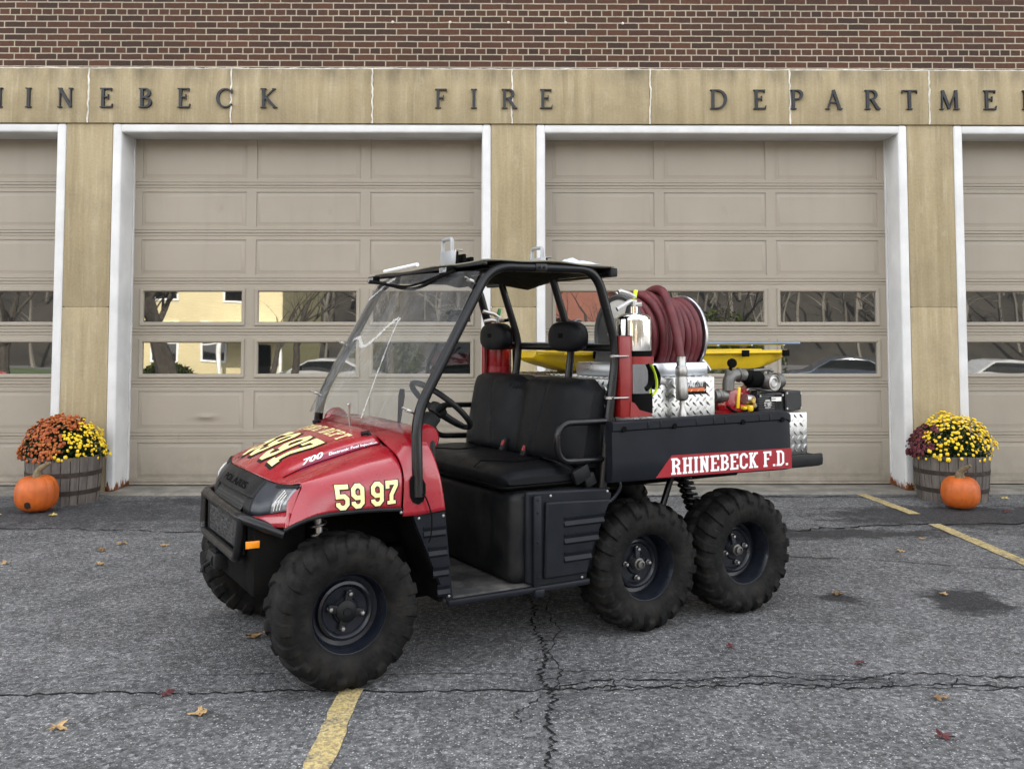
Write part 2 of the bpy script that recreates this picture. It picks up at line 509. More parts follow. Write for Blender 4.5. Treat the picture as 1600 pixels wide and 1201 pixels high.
class MB:
    def __init__(s):
        s.v, s.f, s.mi = [], [], []
    def add(s, vs, fs, mi=0):
        o = len(s.v)
        s.v += [tuple(v) for v in vs]
        s.f += [tuple(i + o for i in f) for f in fs]
        s.mi += [mi] * len(fs)
        return s
    def from_bm(s, bm, mi=0):
        bm.verts.ensure_lookup_table()
        bm.verts.index_update()
        s.add([v.co[:] for v in bm.verts], [[v.index for v in f.verts] for f in bm.faces], mi)
        bm.free()
        return s
    def box(s, x0, x1, y0, y1, z0, z1, bev=0, mi=0, seg=2):
        return s.obox(((x0 + x1) / 2, (y0 + y1) / 2, (z0 + z1) / 2), ((abs(x1 - x0) / 2, 0, 0), (0, abs(y1 - y0) / 2, 0), (0, 0, abs(z1 - z0) / 2)), bev, mi, seg)
    def obox(s, c, ax, bev=0, mi=0, seg=2):
        ax = [Vector(a) for a in ax]
        L = [a.length for a in ax]
        bm = bmesh.new()
        bmesh.ops.create_cube(bm, size=2)
        for v in bm.verts:
            v.co = Vector((v.co.x * L[0], v.co.y * L[1], v.co.z * L[2]))
        if bev:
            bmesh.ops.bevel(bm, geom=list(bm.edges), offset=min(bev, min(L) * .95), segments=seg, affect='EDGES', profile=.5)
        D = [a.normalized() for a in ax]
        c = Vector(c)
        for v in bm.verts:
            v.co = c + D[0] * v.co.x + D[1] * v.co.y + D[2] * v.co.z
        return s.from_bm(bm, mi)
    def tube(s, pts, r, n=12, closed=False, mi=0, rad=None, flat=None):
        P = [Vector(p) for p in pts]
        m = len(P)
        vs, fs = [], []
        prev = None
        for i in range(m):
            if closed:
                d = P[(i + 1) % m] - P[i - 1]
            else:
                d = P[min(i + 1, m - 1)] - P[max(i - 1, 0)]
            d.normalize()
            if prev is None:
                u, w, _ = frame(d)
            else:
                u = (prev - d * prev.dot(d)).normalized()
                w = d.cross(u)
            prev = u
            rr = rad[i] if rad else r
            for k in range(n):
                a = 2 * math.pi * k / n
                vs.append(P[i] + u * (rr * math.cos(a)) + w * (rr * math.sin(a) * (flat or 1)))
        for i in range(m if closed else m - 1):
            j = (i + 1) % m
            for k in range(n):
                l = (k + 1) % n
                fs.append((i * n + k, i * n + l, j * n + l, j * n + k))
        if not closed:
            fs.append(tuple(range(n - 1, -1, -1)))
            fs.append(tuple((m - 1) * n + k for k in range(n)))
        return s.add(vs, fs, mi)
    def lathe(s, prof, o, ax, n=32, mi=0, closed=False, cap=True):
        u, w, d = frame(ax)
        o = Vector(o)
        vs, fs = [], []
        for r, h in prof:
            for k in range(n):
                a = 2 * math.pi * k / n
                vs.append(o + d * h + u * (r * math.cos(a)) + w * (r * math.sin(a)))
        m = len(prof)
        for i in range(m if closed else m - 1):
            j = (i + 1) % m
            for k in range(n):
                l = (k + 1) % n
                fs.append((i * n + k, i * n + l, j * n + l, j * n + k))
        if cap and not closed:
            fs.append(tuple(range(n)))
            fs.append(tuple((m - 1) * n + k for k in range(n)))
        return s.add(vs, fs, mi)
    def cyl(s, a, b, r, n=20, mi=0, r2=None):
        a, b = Vector(a), Vector(b)
        L = (b - a).length
        return s.lathe([(r, 0), (r if r2 is None else r2, L)], a, b - a, n, mi)
    def prism(s, poly, o, u, v, w, mi=0):
        o, u, v, w = Vector(o), Vector(u), Vector(v), Vector(w)
        n = len(poly)
        a = [o + u * p[0] + v * p[1] for p in poly]
        b = [p + w for p in a]
        fs = [tuple(range(n)), tuple(range(2 * n - 1, n - 1, -1))]
        for i in range(n):
            j = (i + 1) % n
            fs.append((i, j, n + j, n + i))
        return s.add(a + b, fs, mi)
    def grid(s, rows, mi=0, closed=False):
        n = len(rows[0])
        vs = [p for r in rows for p in r]
        fs = []
        for i in range(len(rows) - 1):
            for k in range(n if closed else n - 1):
                l = (k + 1) % n
                fs.append((i * n + k, i * n + l, (i + 1) * n + l, (i + 1) * n + k))
        return s.add(vs, fs, mi)
    def ball(s, c, r, sub=2, mi=0, sc=(1, 1, 1)):
        bm = bmesh.new()
        bmesh.ops.create_icosphere(bm, subdivisions=sub, radius=1)
        c = Vector(c)
        for v in bm.verts:
            v.co = Vector((c.x + v.co.x * r * sc[0], c.y + v.co.y * r * sc[1], c.z + v.co.z * r * sc[2]))
        return s.from_bm(bm, mi)
    def build(s, name, mats, parent=None, smooth=35, off=None, normals=True):
        if not isinstance(mats, (list, tuple)):
            mats = [mats]
        me = bpy.data.meshes.new(name)
        of = Vector(off) if off is not None else (OFF.get(parent, Vector()) if parent else Vector())
        me.from_pydata([tuple(Vector(v) - of) for v in s.v], [], s.f)
        for m in mats:
            me.materials.append(m)
        if len(mats) > 1:
            me.polygons.foreach_set('material_index', s.mi)
        if normals:
            bm = bmesh.new()
            bm.from_mesh(me)
            bmesh.ops.recalc_face_normals(bm, faces=bm.faces)
            bm.to_mesh(me)
            bm.free()
        if smooth:
            me.polygons.foreach_set('use_smooth', [True] * len(me.polygons))
            me.set_sharp_from_angle(angle=R(smooth))
        me.update()
        o = bpy.data.objects.new(name, me)
        COL.objects.link(o)
        if parent:
            o.parent = parent
            OFF[o] = of
        return o
OFF = {}

def tag(o, label=None, cat=None, group=None, kind=None):
    if label: o['label'] = label
    if cat: o['category'] = cat
    if group: o['group'] = group
    if kind: o['kind'] = kind
    return o

def thing(name, label, cat, base, rz=0, group=None, local=None):
    """Empty at the thing's base. `local`: base point in the frame the parts are written in."""
    o = bpy.data.objects.new(name, None)
    o.empty_display_size = .1
    COL.objects.link(o)
    o.location = base
    o.rotation_euler = (0, 0, rz)
    OFF[o] = Vector(local) if local is not None else Vector()
    return tag(o, label, cat, group)

def solidify(o, t, offset=-1):
    m = o.modifiers.new('solid', 'SOLIDIFY')
    m.thickness = t
    m.offset = offset
    return o

# ------------------------------------------------------------------ lettering: strokes -> quads
def band(pts, t, closed=False):
    P = [Vector((p[0], p[1])) for p in pts]
    n = len(P)
    L, Rr = [], []
    for i in range(n):
        a = P[i - 1] if (i > 0 or closed) else None
        b = P[i]
        c = P[(i + 1) % n] if (i < n - 1 or closed) else None
        if a is None:
            d = (c - b).normalized(); nrm = Vector((-d.y, d.x)); k = 1
        elif c is None:
            d = (b - a).normalized(); nrm = Vector((-d.y, d.x)); k = 1
        else:
            d1, d2 = (b - a).normalized(), (c - b).normalized()
            n1, n2 = Vector((-d1.y, d1.x)), Vector((-d2.y, d2.x))
            nrm = (n1 + n2).normalized()
            k = 1 / max(.35, nrm.dot(n1))
        tt = t[i] if isinstance(t, (list, tuple)) else t
        L.append(b + nrm * (k * tt / 2))
        Rr.append(b - nrm * (k * tt / 2))
    q = []
    for i in range(n if closed else n - 1):
        j = (i + 1) % n
        q.append([Rr[i][:], Rr[j][:], L[j][:], L[i][:]])
    return q

def rect(x0, y0, x1, y1):
    return [[(x0, y0), (x1, y0), (x1, y1), (x0, y1)]]

def arc(cx, cy, rx, ry, a0, a1, n=14):
    return [(cx + rx * math.cos(R(a0 + (a1 - a0) * i / n)), cy + ry * math.sin(R(a0 + (a1 - a0) * i / n))) for i in range(n + 1)]

def glyph_slab(ch, t=.17, w=.56, ts=None, ext=0.05):
    """block slab letters, height 1"""
    ts = ts or t * .8
    h = t / 2
    k = ts / 2
    x0, x1, y0, y1 = h + ext, w - h, k, 1 - k
    c = .13
    q = []
    def ser(x, y, e=None):
        e = ext + h if e is None else e
        return rect(x - e, 0 if y == 0 else 1 - ts, x + e, ts if y == 0 else 1)
    if ch == '5':
        x0 = h
        return band([(w - .02, y1), (x0, y1), (x0, .55), (x1 - c, .55), (x1, .55 - c), (x1, y0 + c), (x1 - c, y0), (x0 + c, y0), (x0, y0 + c), (x0, .30)], t)
    if ch == '9':
        x0 = h
        return band([(x1, .44), (x0 + c, .44), (x0, .44 + c), (x0, y1 - c), (x0 + c, y1), (x1 - c, y1), (x1, y1 - c), (x1, y0 + c), (x1 - c, y0), (x0 + c, y0), (x0, y0 + c), (x0, .29)], t)
    if ch == '7':
        x0 = h
        return band([(x0, .68), (x0, y1), (x1, y1), (x1, .80), (w * .46, .40), (w * .46, .02)], t) + rect(w * .46 - .2, 0, w * .46 + .2, ts)
    if ch == 'I':
        m = h + ext
        return rect(m - h, 0, m + h, 1) + ser(m, 0) + ser(m, 1)
    if ch == '.':
        return rect(.02, 0, .02 + t, ts * 1.15)
    def stem(x, a=0, b=1):
        return rect(x - h, a, x + h, b)
    if ch in 'REBFKDHPNT':
        if ch not in 'T':
            q += stem(x0) + ser(x0, 0) + ser(x0, 1)
    if ch == 'R' or ch == 'P':
        q += band([(x0, y1), (x1 - c, y1), (x1, y1 - c), (x1, .52 + c), (x1 - c, .52), (x0, .52)], ts if 0 else t * .9)
        if ch == 'R':
            q += band([(x1 - c - .03, .52), (x1 - .02, .36), (x1 - .02, .03)], t * .9) + rect(x1 - .12, 0, x1 + .13, ts)
    if ch == 'E' or ch == 'F':
        q += rect(x0, 1 - ts, w, 1) + rect(w - t * .75, .70, w, 1 - ts) + rect(x0, .45, w * .72, .45 + ts * .9)
        if ch == 'E':
            q += rect(x0, 0, w, ts) + rect(w - t * .75, ts, w, .30)
    if ch == 'B':
        q += band([(x0, y1), (x1 - c, y1), (x1 - .02, y1 - c), (x1 - .02, .53 + c), (x1 - c, .52), (x0, .52)], t * .88)
        q += band([(x1 - c - .02, .52), (x1, .52 - c), (x1, y0 + c), (x1 - c, y0), (x0, y0)], t * .88)
    if ch == 'D':
        q += band([(x0, y1), (x1 - c, y1), (x1, y1 - c), (x1, y0 + c), (x1 - c, y0), (x0, y0)], t * .9)
    if ch == 'H':
        q += stem(x1) + ser(x1, 0) + ser(x1, 1) + rect(x0, .44, x1, .44 + ts)
    if ch == 'N':
        q += stem(x1) + ser(x1, 1) + band([(x0, 1 - h), (x1, h)], t * .95) + []
    if ch == 'K':
        q += band([(x0, .40), (x1, .97)], t * .85) + band([(x0 + .09, .56), (x1, .03)], t * .9) + ser(x1, 0) + ser(x1, 1)
    if ch == 'T':
        m = w / 2
        q += stem(m) + ser(m, 0) + rect(0, 1 - ts, w, 1) + rect(0, .72, t * .7, 1 - ts) + rect(w - t * .7, .72, w, 1 - ts)
    if ch == 'C':
        x0 = h
        q += band([(x1, .68), (x1, y1 - c), (x1 - c, y1), (x0 + c, y1), (x0, y1 - c), (x0, y0 + c), (x0 + c, y0), (x1 - c, y0), (x1, y0 + c), (x1, .32)], t * .92)
    return q

def glyph_roman(ch):
    """engraver's Roman capitals, height 1; returns (quads, width)"""
    T, t, s, e = .145, .062, .045, .075
    def stem(x, a=0, b=1, w=T):
        return rect(x - w / 2, a, x + w / 2, b)
    def ser(x, y, w=T, l=e, r=e):
        return rect(x - w / 2 - l, 0 if y == 0 else 1 - s, x + w / 2 + r, s if y == 0 else 1)
    x = T / 2 + e
    if ch == 'I':
        return stem(x) + ser(x, 0) + ser(x, 1), 2 * x
    if ch == 'H':
        w = .82
        return stem(x) + ser(x, 0) + ser(x, 1) + stem(w - x) + ser(w - x, 0) + ser(w - x, 1) + rect(x, .5, w - x, .5 + t), w
    if ch == 'N':
        w = .84
        return stem(x, 0, 1, t) + ser(x, 0, t) + ser(x, 1, t) + stem(w - x, 0, 1, t) + ser(w - x, 1, t) + band([(x, 1 - T * .3), (w - x, T * .3)], T), w
    if ch in 'EF':
        w = .60
        q = stem(x) + ser(x, 1) + ser(x, 0) + rect(x, 1 - t, w - .02, 1) + band([(w - .03, 1), (w - .03, .83)], [.06, .02]) + rect(x, .51, w - .17, .51 + t) + band([(w - .18, .40), (w - .18, .68)], [.02, .05])
        if ch == 'E':
            q += rect(x, 0, w, t) + band([(w - .02, 0), (w + .04, .2)], [.08, .015])
        return q, w + .02
    if ch in 'BPRD':
        q = stem(x) + ser(x, 0) + ser(x, 1, r=0)
        if ch == 'D':
            p = arc(x + .18, .5, .46, .47, 90, -90, 18)
            th = [t + (T - t) * abs(math.cos(R(90 - 180 * i / 18))) for i in range(19)]
            return q + rect(x, 1 - t, x + .18, 1) + rect(x, 0, x + .18, t) + band(p, th), x + .71
        def bowl(cy, ry, rx, xo):
            p = arc(x + xo, cy, rx, ry - t / 2, 90, -90, 12)
            th = [t + (T - t) * abs(math.cos(R(90 - 15 * i))) for i in range(13)]
            return rect(x, cy + ry - t, x + xo, cy + ry) + rect(x, cy - ry, x + xo, cy - ry + t) + band(p, th)
        if ch == 'B':
            return q + bowl(.755, .245, .22, .16) + bowl(.265, .265, .27, .17), x + .50
        q += bowl(.745, .255, .25, .18)
        if ch == 'R':
            q += band([(x + .22, .50), (x + .50, .05), (x + .64, .0)], [T * .9, T, .03])
            return q, x + .64
        return q, x + .50
    if ch == 'C':
        w = .80
        p = arc(.45, .5, .40, .47, 40, 320, 26)
        th = [t + (T - t) * max(0, -math.cos(R(40 + 280 * i / 26))) for i in range(27)]
        return band(p, th) + band([(.75, .97), (.75, .74)], [.03, .06]), w
    if ch == 'K':
        w = .80
        return stem(x) + ser(x, 0) + ser(x, 1) + band([(x, .40), (w - .12, .98)], t) + band([(x + .13, .53), (w - .06, .02)], T) + ser(w - .12, 1, .02, .09, .08) + ser(w - .06, 0, .06, .08, .08), w
    if ch == 'A':
        w = .82
        return band([(.09, 0), (.40, 1)], t) + band([(.385, 1), (.70, 0)], T) + rect(.20, .32, .60, .32 + t) + ser(.09, 0, t) + ser(.72, 0, .10, .07, .07), w
    if ch == 'T':
        w = .76
        return stem(w / 2) + ser(w / 2, 0) + rect(0, 1 - t, w, 1) + band([(.03, 1), (.0, .82)], [.06, .015]) + band([(w - .03, 1), (w, .82)], [.06, .015]), w
    if ch == 'M':
        w = .98
        return band([(.11, 0), (.14, 1)], t) + band([(w - .11, 0), (w - .14, 1)], T) + band([(.15, .98), (w / 2, .05)], T) + band([(w / 2, .05), (w - .14, .98)], t) + ser(.11, 0, t) + ser(w - .11, 0, T), w
    return [], .4

def offset_quads(quads, d):
    """grow a glyph's strokes (for its outline)"""
    out = []
    for q in quads:
        P = [Vector(p) for p in q]
        c = sum(P, Vector((0, 0))) / 4
        n = len(P)
        res = []
        for i in range(n):
            a, b, e = P[i - 1], P[i], P[(i + 1) % n]
            d1, d2 = (b - a), (e - b)
            if d1.length < 1e-6 or d2.length < 1e-6:
                res.append(b[:]); continue
            d1.normalize(); d2.normalize()
            n1, n2 = Vector((d1.y, -d1.x)), Vector((d2.y, -d2.x))
            nn = n1 + n2
            if nn.length < 1e-4:
                nn = n1
            nn.normalize()
            res.append((b + nn * (d / max(.5, nn.dot(n1))))[:])
        out.append(res)
    return out

def lay_text(text, gfun, gap, space=.35):
    """-> list of (quads shifted, char); total width"""
    x, out = 0, []
    for ch in text:
        if ch == ' ':
            x += space
            continue
        g = gfun(ch)
        if isinstance(g, tuple):
            q, w = g
        else:
            q = g
            w = max(p[0] for k in q for p in k)
        out.append(([[(p[0] + x, p[1]) for p in k] for k in q], ch))
        x += w + gap
    return out, x - gap

def decal(mb, quads, mp, step=0.00012, sub=3, mi=0):
    """drape flat quads through mp(u, v, lift)"""
    for n, q in enumerate(quads):
        rows = []
        for i in range(sub + 1):
            s = i / sub
            row = []
            for j in range(sub + 1):
                r = j / sub
                a = Vector(q[0]).lerp(Vector(q[1]), r)
                b = Vector(q[3]).lerp(Vector(q[2]), r)
                p = a.lerp(b, s)
                row.append(mp(p.x, p.y, (n % 14) * step))
            rows.append(row)
        mb.grid(rows, mi)

def font_mesh(text, shear=0, bold=0.0):
    cu = bpy.data.curves.new('text', 'FONT')
    cu.body = text
    cu.shear = shear
    cu.offset = bold
    cu.resolution_u = 3
    o = bpy.data.objects.new('text', cu)
    COL.objects.link(o)
    dg = bpy.context.evaluated_depsgraph_get()
    me = bpy.data.meshes.new_from_object(o.evaluated_get(dg))
    vs = [v.co[:2] for v in me.vertices]
    fs = [tuple(p.vertices) for p in me.polygons]
    bpy.data.objects.remove(o)
    bpy.data.curves.remove(cu)
    bpy.data.meshes.remove(me)
    mx = max(v[0] for v in vs)
    return vs, fs, mx

def font_decal(mb, text, mp, shear=0, bold=0.0, mi=0):
    vs, fs, w = font_mesh(text, shear, bold)
    mb.add([mp(x / w, y / w, 0) for x, y in vs], fs, mi)

# ------------------------------------------------------------------ the ground
WY, DY = 9.12, 9.45            # wall face, door face
def ground_z(y):
    return 0 if y > -8 else (-1.1 if y < -18 else -1.1 * (-8 - y) / 10)
mb = MB()
ys = [30, 9.3, 4, -2, -8, -18, -30, -60, -110]
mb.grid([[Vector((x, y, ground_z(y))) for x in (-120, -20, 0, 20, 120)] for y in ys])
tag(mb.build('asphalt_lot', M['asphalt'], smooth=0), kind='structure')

def ribbon(pts, w, z, jit=.0, cap=True, n=5, seed=0):
    """thin sheet along a wandering line"""
    rnd = random.Random(seed)
    P = [Vector((p[0], p[1], 0)) for p in pts]
    P = catmull(P, n)
    rows = []
    for i, p in enumerate(P):
        d = (P[min(i + 1, len(P) - 1)] - P[max(i - 1, 0)]).normalized()
        nn = Vector((-d.y, d.x, 0))
        p = p + nn * rnd.uniform(-jit, jit)
        ww = w * rnd.uniform(.25, 1.25)
        if cap and (i < 2 or i > len(P) - 3):
            ww *= .3
        rows.append([p + nn * ww / 2 + Vector((0, 0, z)), p - nn * ww / 2 + Vector((0, 0, z))])
    return rows

mb = MB()
seed = [0]
def crack(pts, w=.010, jit=.016, n=9):
    seed[0] += 1
    mb.grid(ribbon(pts, w, .003 + .00005 * seed[0], jit, True, n, seed[0]))
crack([(-3.2, 4.02), (-2.5, 4.10), (-2.1, 4.066), (-1.6, 4.09), (-1.3, 4.079), (-.9, 4.11), (-.5, 4.092), (.2, 4.10), (.5, 4.14), (.86, 4.129), (1.2, 4.17), (1.49, 4.10), (1.9, 4.15), (2.3, 4.10), (2.9, 4.12)], .015, .016, 16)
crack([(-1.35, 4.28), (-1.0, 4.30), (-.7, 4.27), (-.3, 4.30), (.1, 4.28)], .006, .012)
crack([(.2, 4.10), (.45, 4.21), (.8, 4.20), (1.1, 4.25), (1.5, 4.20), (1.8, 4.28), (2.3, 4.22), (2.9, 4.26)], .013, .018, 16)
crack([(.3, 4.11), (.6, 4.10), (.9, 4.19), (1.3, 4.12), (1.6, 4.18), (2.0, 4.09), (2.6, 4.14)], .008, .018, 12)
crack([(.26, 4.32), (.55, 4.33), (.75, 4.30), (1.1, 4.32), (1.5, 4.25), (1.7, 4.21)], .006, .012)
for a in range(9):
    x = .45 + a * .24 + random.uniform(-.05, .05)
    crack([(x, 4.09 + random.uniform(0, .04)), (x + .05, 4.15), (x + random.uniform(-.05, .1), 4.24)], .006, .012, 5)
crack([(.17, 3.0), (.20, 3.2), (.164, 3.37), (.19, 3.6), (.175, 3.8), (.215, 4.0), (.20, 4.1), (.17, 4.3), (.21, 4.5), (.20, 4.76), (.16, 5.0), (.18, 5.3), (.14, 5.7), (.16, 6.2)], .015, .018, 14)
crack([(.215, 4.1), (.26, 4.3), (.23, 4.6), (.29, 4.9), (.25, 5.2), (.28, 5.6)], .007, .014)
crack([(.20, 4.1), (.12, 3.95), (.06, 3.85), (.08, 3.75)], .006, .012)
for a in range(8):
    y = 4.2 + a * .13
    crack([(.16 + random.uniform(-.04, .02), y), (.2, y + .03), (.26 + random.uniform(-.02, .05), y + random.uniform(-.02, .06))], .006, .01, 5)
crack([(-4.6, 7.56), (-3.9, 7.52), (-3.1, 7.45), (-2.3, 7.34), (-1.2, 7.3)], .018, .03, 12)
crack([(1.5, 6.7), (1.98, 6.50), (2.6, 6.36), (3.35, 6.13), (4.3, 5.95)], .013, .02, 12)
crack([(1.2, 7.25), (2.0, 7.32), (2.6, 7.46), (3.2, 7.58), (4.2, 7.62), (5, 7.6)], .03, .04, 12)
crack([(-2.0, 8.9), (-.5, 8.88), (1.0, 8.9), (3.0, 8.88), (4.6, 8.9)], .03, .03, 12)
tag(mb.build('asphalt_crack', M['crack'], smooth=0), kind='structure')

def line(pts, w, z):
    m = MB()
    P = [Vector(p) for p in pts]
    d = (P[1] - P[0]).normalized()
    nn = Vector((-d.y, d.x, 0))
    n = 24
    rnd = random.Random(3)
    rows = []
    for i in range(n + 1):
        p = P[0].lerp(P[1], i / n)
        rows.append([p + nn * (w / 2 + rnd.uniform(-.006, .006)) + Vector((0, 0, z)), p - nn * (w / 2 + rnd.uniform(-.006, .006)) + Vector((0, 0, z))])
    m.grid(rows)
    return tag(m.build('parking_line', M['line'], smooth=0), kind='structure')
line([(-.645, 2.6, 0), (-.640, 4.12, 0)], .098, .0045)
line([(3.40, 9.02, 0), (3.475, 8.02, 0)], .10, .0045)
line([(3.445, 7.60, 0), (3.47, 4.6, 0)], .10, .0045)

mb = MB()
prof = [(9.02, -.03), (9.03, .014), (9.05, .020), (9.10, .024), (9.47, .026)]
rnd = random.Random(5)
mb.grid([[Vector((-9 + i * .25, y + (rnd.uniform(-.012, .012) if y < 9.04 else 0), z)) for i in range(74)] for y, z in prof])
tag(mb.build('door_sill_strip', M['concrete'], smooth=60), kind='structure')

# ------------------------------------------------------------------ the fire station
st = thing('fire_station', 'brick fire station with tan stone lintel lettering and beige panelled garage doors', 'fire station', (0, WY, 0), local=(0, WY, 0))
ROW = .0633
mb = MB()
mb.box(-30, 30, WY - .0, 26, 4.087, 10.5)
bw = mb.build('brick_wall', M['brick'], st, 0)
# put a header course where the photograph has one
nt = M['brick'].node_tree
for nd in nt.nodes:
    if nd.type == 'COMBXYZ':
        src = nd.inputs[1].links[0].from_socket
        add = nt.nodes.new('ShaderNodeMath')
        add.inputs[1].default_value = 66.5 * ROW - 4.272
        nt.links.new(src, add.inputs[0])
        nt.links.new(add.outputs[0], nd.inputs[1])
# small anchors left in the brickwork
for x, z in ((-1.07, 4.555), (-.51, 4.555), (.06, 4.555), (.62, 4.555), (1.18, 4.55)):
    mb = MB()
    mb.ball((x, WY - .004, z), .016, 1)
    mb.build('wall_anchor', M['sealant'], st)
joints = [-6.74, -5.375, -4.006, -2.629, -1.26, .095, 1.442, 2.806, 4.173, 5.54, 6.9]
for a, b in zip(joints[:-1], joints[1:]):
    mb = MB()
    mb.box(a + .005, b - .005, WY - .022, WY + .34, 3.552, 4.087, .006)
    mb.build('lintel_block', M['stone'], st)
mb = MB()
rnd = random.Random(2)
for x in joints[1:-1]:
    P = [Vector((x + rnd.uniform(-.006, .006), WY - .022, 3.552 + .535 * i / 14)) for i in range(15)]
    mb.tube(P, .009, 6, rad=[.009 * rnd.uniform(.7, 1.25) for _ in P])
for a, b in zip(joints[:-1], joints[1:]):
    P = [Vector((a + (b - a) * i / 20, WY - .016, 4.088 + rnd.uniform(-.003, .003))) for i in range(21)]
    mb.tube(P, .008, 6, rad=[.008 * rnd.uniform(.5, 1.2) for _ in P])
mb.build('joint_sealant', M['sealant'], st)

LET = [('R', -5.30), ('H', -4.90), ('I', -4.573), ('N', -4.218), ('E', -3.827), ('B', -3.45), ('E', -3.08), ('C', -2.684), ('K', -2.263), ('F', -.591), ('I', -.274), ('R', .07), ('E', .425), ('D', 2.104), ('E', 2.504), ('P', 2.868), ('A', 3.231), ('R', 3.607), ('T', 3.971), ('M', 4.358), ('E', 4.757), ('N', 5.150), ('T', 5.56)]
LH = .190
for ch, xc in LET:
    q, w = glyph_roman(ch)
    mb = MB()
    for n, quad in enumerate(q):
        poly = [((p[0] - w / 2) * LH, p[1] * LH) for p in quad]
        mb.prism(poly, (xc, WY - .0235, 3.697), (1, 0, 0), (0, 0, 1), (0, -.024 - n * .0004, 0))
    mb.build('letter', M['bronze'], st, 0)

for xa, xb in ((-4.216, -3.769), (-.108, .330), (3.951, 4.407), (-8.4, -7.95), (8.1, 8.5)):
    mb = MB()
    mb.box(xa, xb, WY, WY + .36, .0, 1.770, .007)
    mb.box(xa, xb, WY, WY + .36, 1.776, 3.5505, .007)
    mb.box(xa + .02, xb - .02, WY + .006, WY + .3, 1.765, 1.78)
    mb.build('pillar', M['stone'], st, 30)

def opening(xa, xb, mate=None):
    """white steel frame, sectional door, its window frames and panes; xa, xb the masonry opening"""
    fw = .088
    a, b, top = xa + fw, xb - fw, 3.462
    mb = MB()
    mb.box(xa + .001, a, WY - .012, DY + .1, .022, 3.548, .022, seg=4)
    mb.box(b, xb - .001, WY - .012, DY + .1, .022, 3.548, .022, seg=4)
    mb.box(a - .012, b + .012, WY - .009, DY + .1, top, 3.546, .02, seg=4)
    mb.build('door_frame', M['trim'], st, 30)
    # sectional door
    zs = [.03, .512, 1.018, 1.532, 2.038, 2.520, 3.000, 3.53]
    mb = MB()
    stile, gap = .083, .097
    pw = (b - a - 2 * stile - 2 * gap) / 3
    cols = [(a + stile + i * (pw + gap), a + stile + i * (pw + gap) + pw) for i in range(3)]
    fr, pn = [], []
    for k in range(7):
        z0, z1 = zs[k], zs[k + 1]
        p0, p1 = z0 + .066, z1 - .066
        # rails with their pressed ribs
        def rail(prof):
            mb.grid([[Vector((a, DY + d, z)), Vector((b, DY + d, z))] for z, d in prof])
        rail([(z0, .012), (z0 + .003, .012), (z0 + .005, 0), (z0 + .022, 0), (z0 + .026, .006), (z0 + .031, .006), (z0 + .035, 0), (p0, 0)])
        rail([(p1, 0), (z1 - .035, 0), (z1 - .031, .006), (z1 - .026, .006), (z1 - .022, 0), (z1 - .004, 0), (z1 - .002, .012), (z1, .012)])
        xs = [a] + [c for col in cols for c in col] + [b]
        for i in range(0, 8, 2):
            mb.grid([[Vector((xs[i], DY, p0)), Vector((xs[i + 1], DY, p0))], [Vector((xs[i], DY, p1)), Vector((xs[i + 1], DY, p1))]])
        for c0, c1 in cols:
            if k in (2, 3):
                w = MB()
                loops = []
                for ins, d in ((0, .004), (.0, -.010), (.006, -.016), (.026, -.014), (.034, -.006), (.040, .016)):
                    loops.append([Vector((c0 + ins, DY + d, p0 + ins)), Vector((c1 - ins, DY + d, p0 + ins)), Vector((c1 - ins, DY + d, p1 - ins)), Vector((c0 + ins, DY + d, p1 - ins))])
                w.grid(loops, closed=True)
                fr.append(w)
                w = MB()
                i = .0385
                w.box(c0 + i, c1 - i, DY + .010, DY + .022, p0 + i, p1 - i)
                pn.append(w)
                mb.grid([[Vector((c0, DY + .03, p0)), Vector((c1, DY + .03, p0))], [Vector((c0, DY + .03, p1)), Vector((c1, DY + .03, p1))]])
            else:
                loops = []
                for ins, d in ((0, 0), (.003, .010), (.012, .010), (.040, -.003), (.046, -.003)):
                    loops.append([Vector((c0 + ins, DY + d, p0 + ins)), Vector((c1 - ins, DY + d, p0 + ins)), Vector((c1 - ins, DY + d, p1 - ins)), Vector((c0 + ins, DY + d, p1 - ins))])
                mb.grid(loops, closed=True)
                l = loops[-1]
                # the field, with the odd knock pressed into it
                n = 16
                rows = []
                dents = DENTS.get((mate, k, cols.index((c0, c1))), [])
                for u in range(n + 1):
                    row = []
                    for v in range(n * 2 + 1):
                        p = l[0].lerp(l[1], v / (2 * n)).lerp(l[3].lerp(l[2], v / (2 * n)), u / n)
                        for dx, dz, rx, rz, dd in dents:
                            g = math.exp(-((p.x - dx) / rx) ** 2 - ((p.z - dz) / rz) ** 2)
                            p = p + Vector((0, dd * g, 0))
                        row.append(p)
                    rows.append(row)
                mb.grid(rows)
    d = mb.build('garage_door', M['door'], st, 25, normals=False)
    for w in fr:
        o = w.build('window_frame', M['door'], d, 25, off=(0, WY, 0))
    for w in pn:
        o = w.build('window_pane', M['pane'], d, 0, off=(0, WY, 0))
    mb = MB()
    mb.box(a, b, DY - .004, DY + .03, .022, .031)
    mb.build('door_seal', M['dark'], d, 0, off=(0, WY, 0))
    for q in (a + .002, b - .012):
        mb = MB()
        mb.box(q, q + .010, DY - .03, DY - .001, .03, top)
        mb.build('side_seal', M['trim'], d, 0, off=(0, WY, 0))
DENTS = {('b', 1, 0): [(-2.93, .64, .11, .05, .016), (-2.93, .70, .09, .02, -.012)], ('c', 0, 2): [(2.9, .33, .035, .02, .012)]}
opening(-7.95, -4.216, 'a')
opening(-3.769, -.108, 'b')
opening(.330, 3.951, 'c')
opening(4.407, 8.1, 'd')

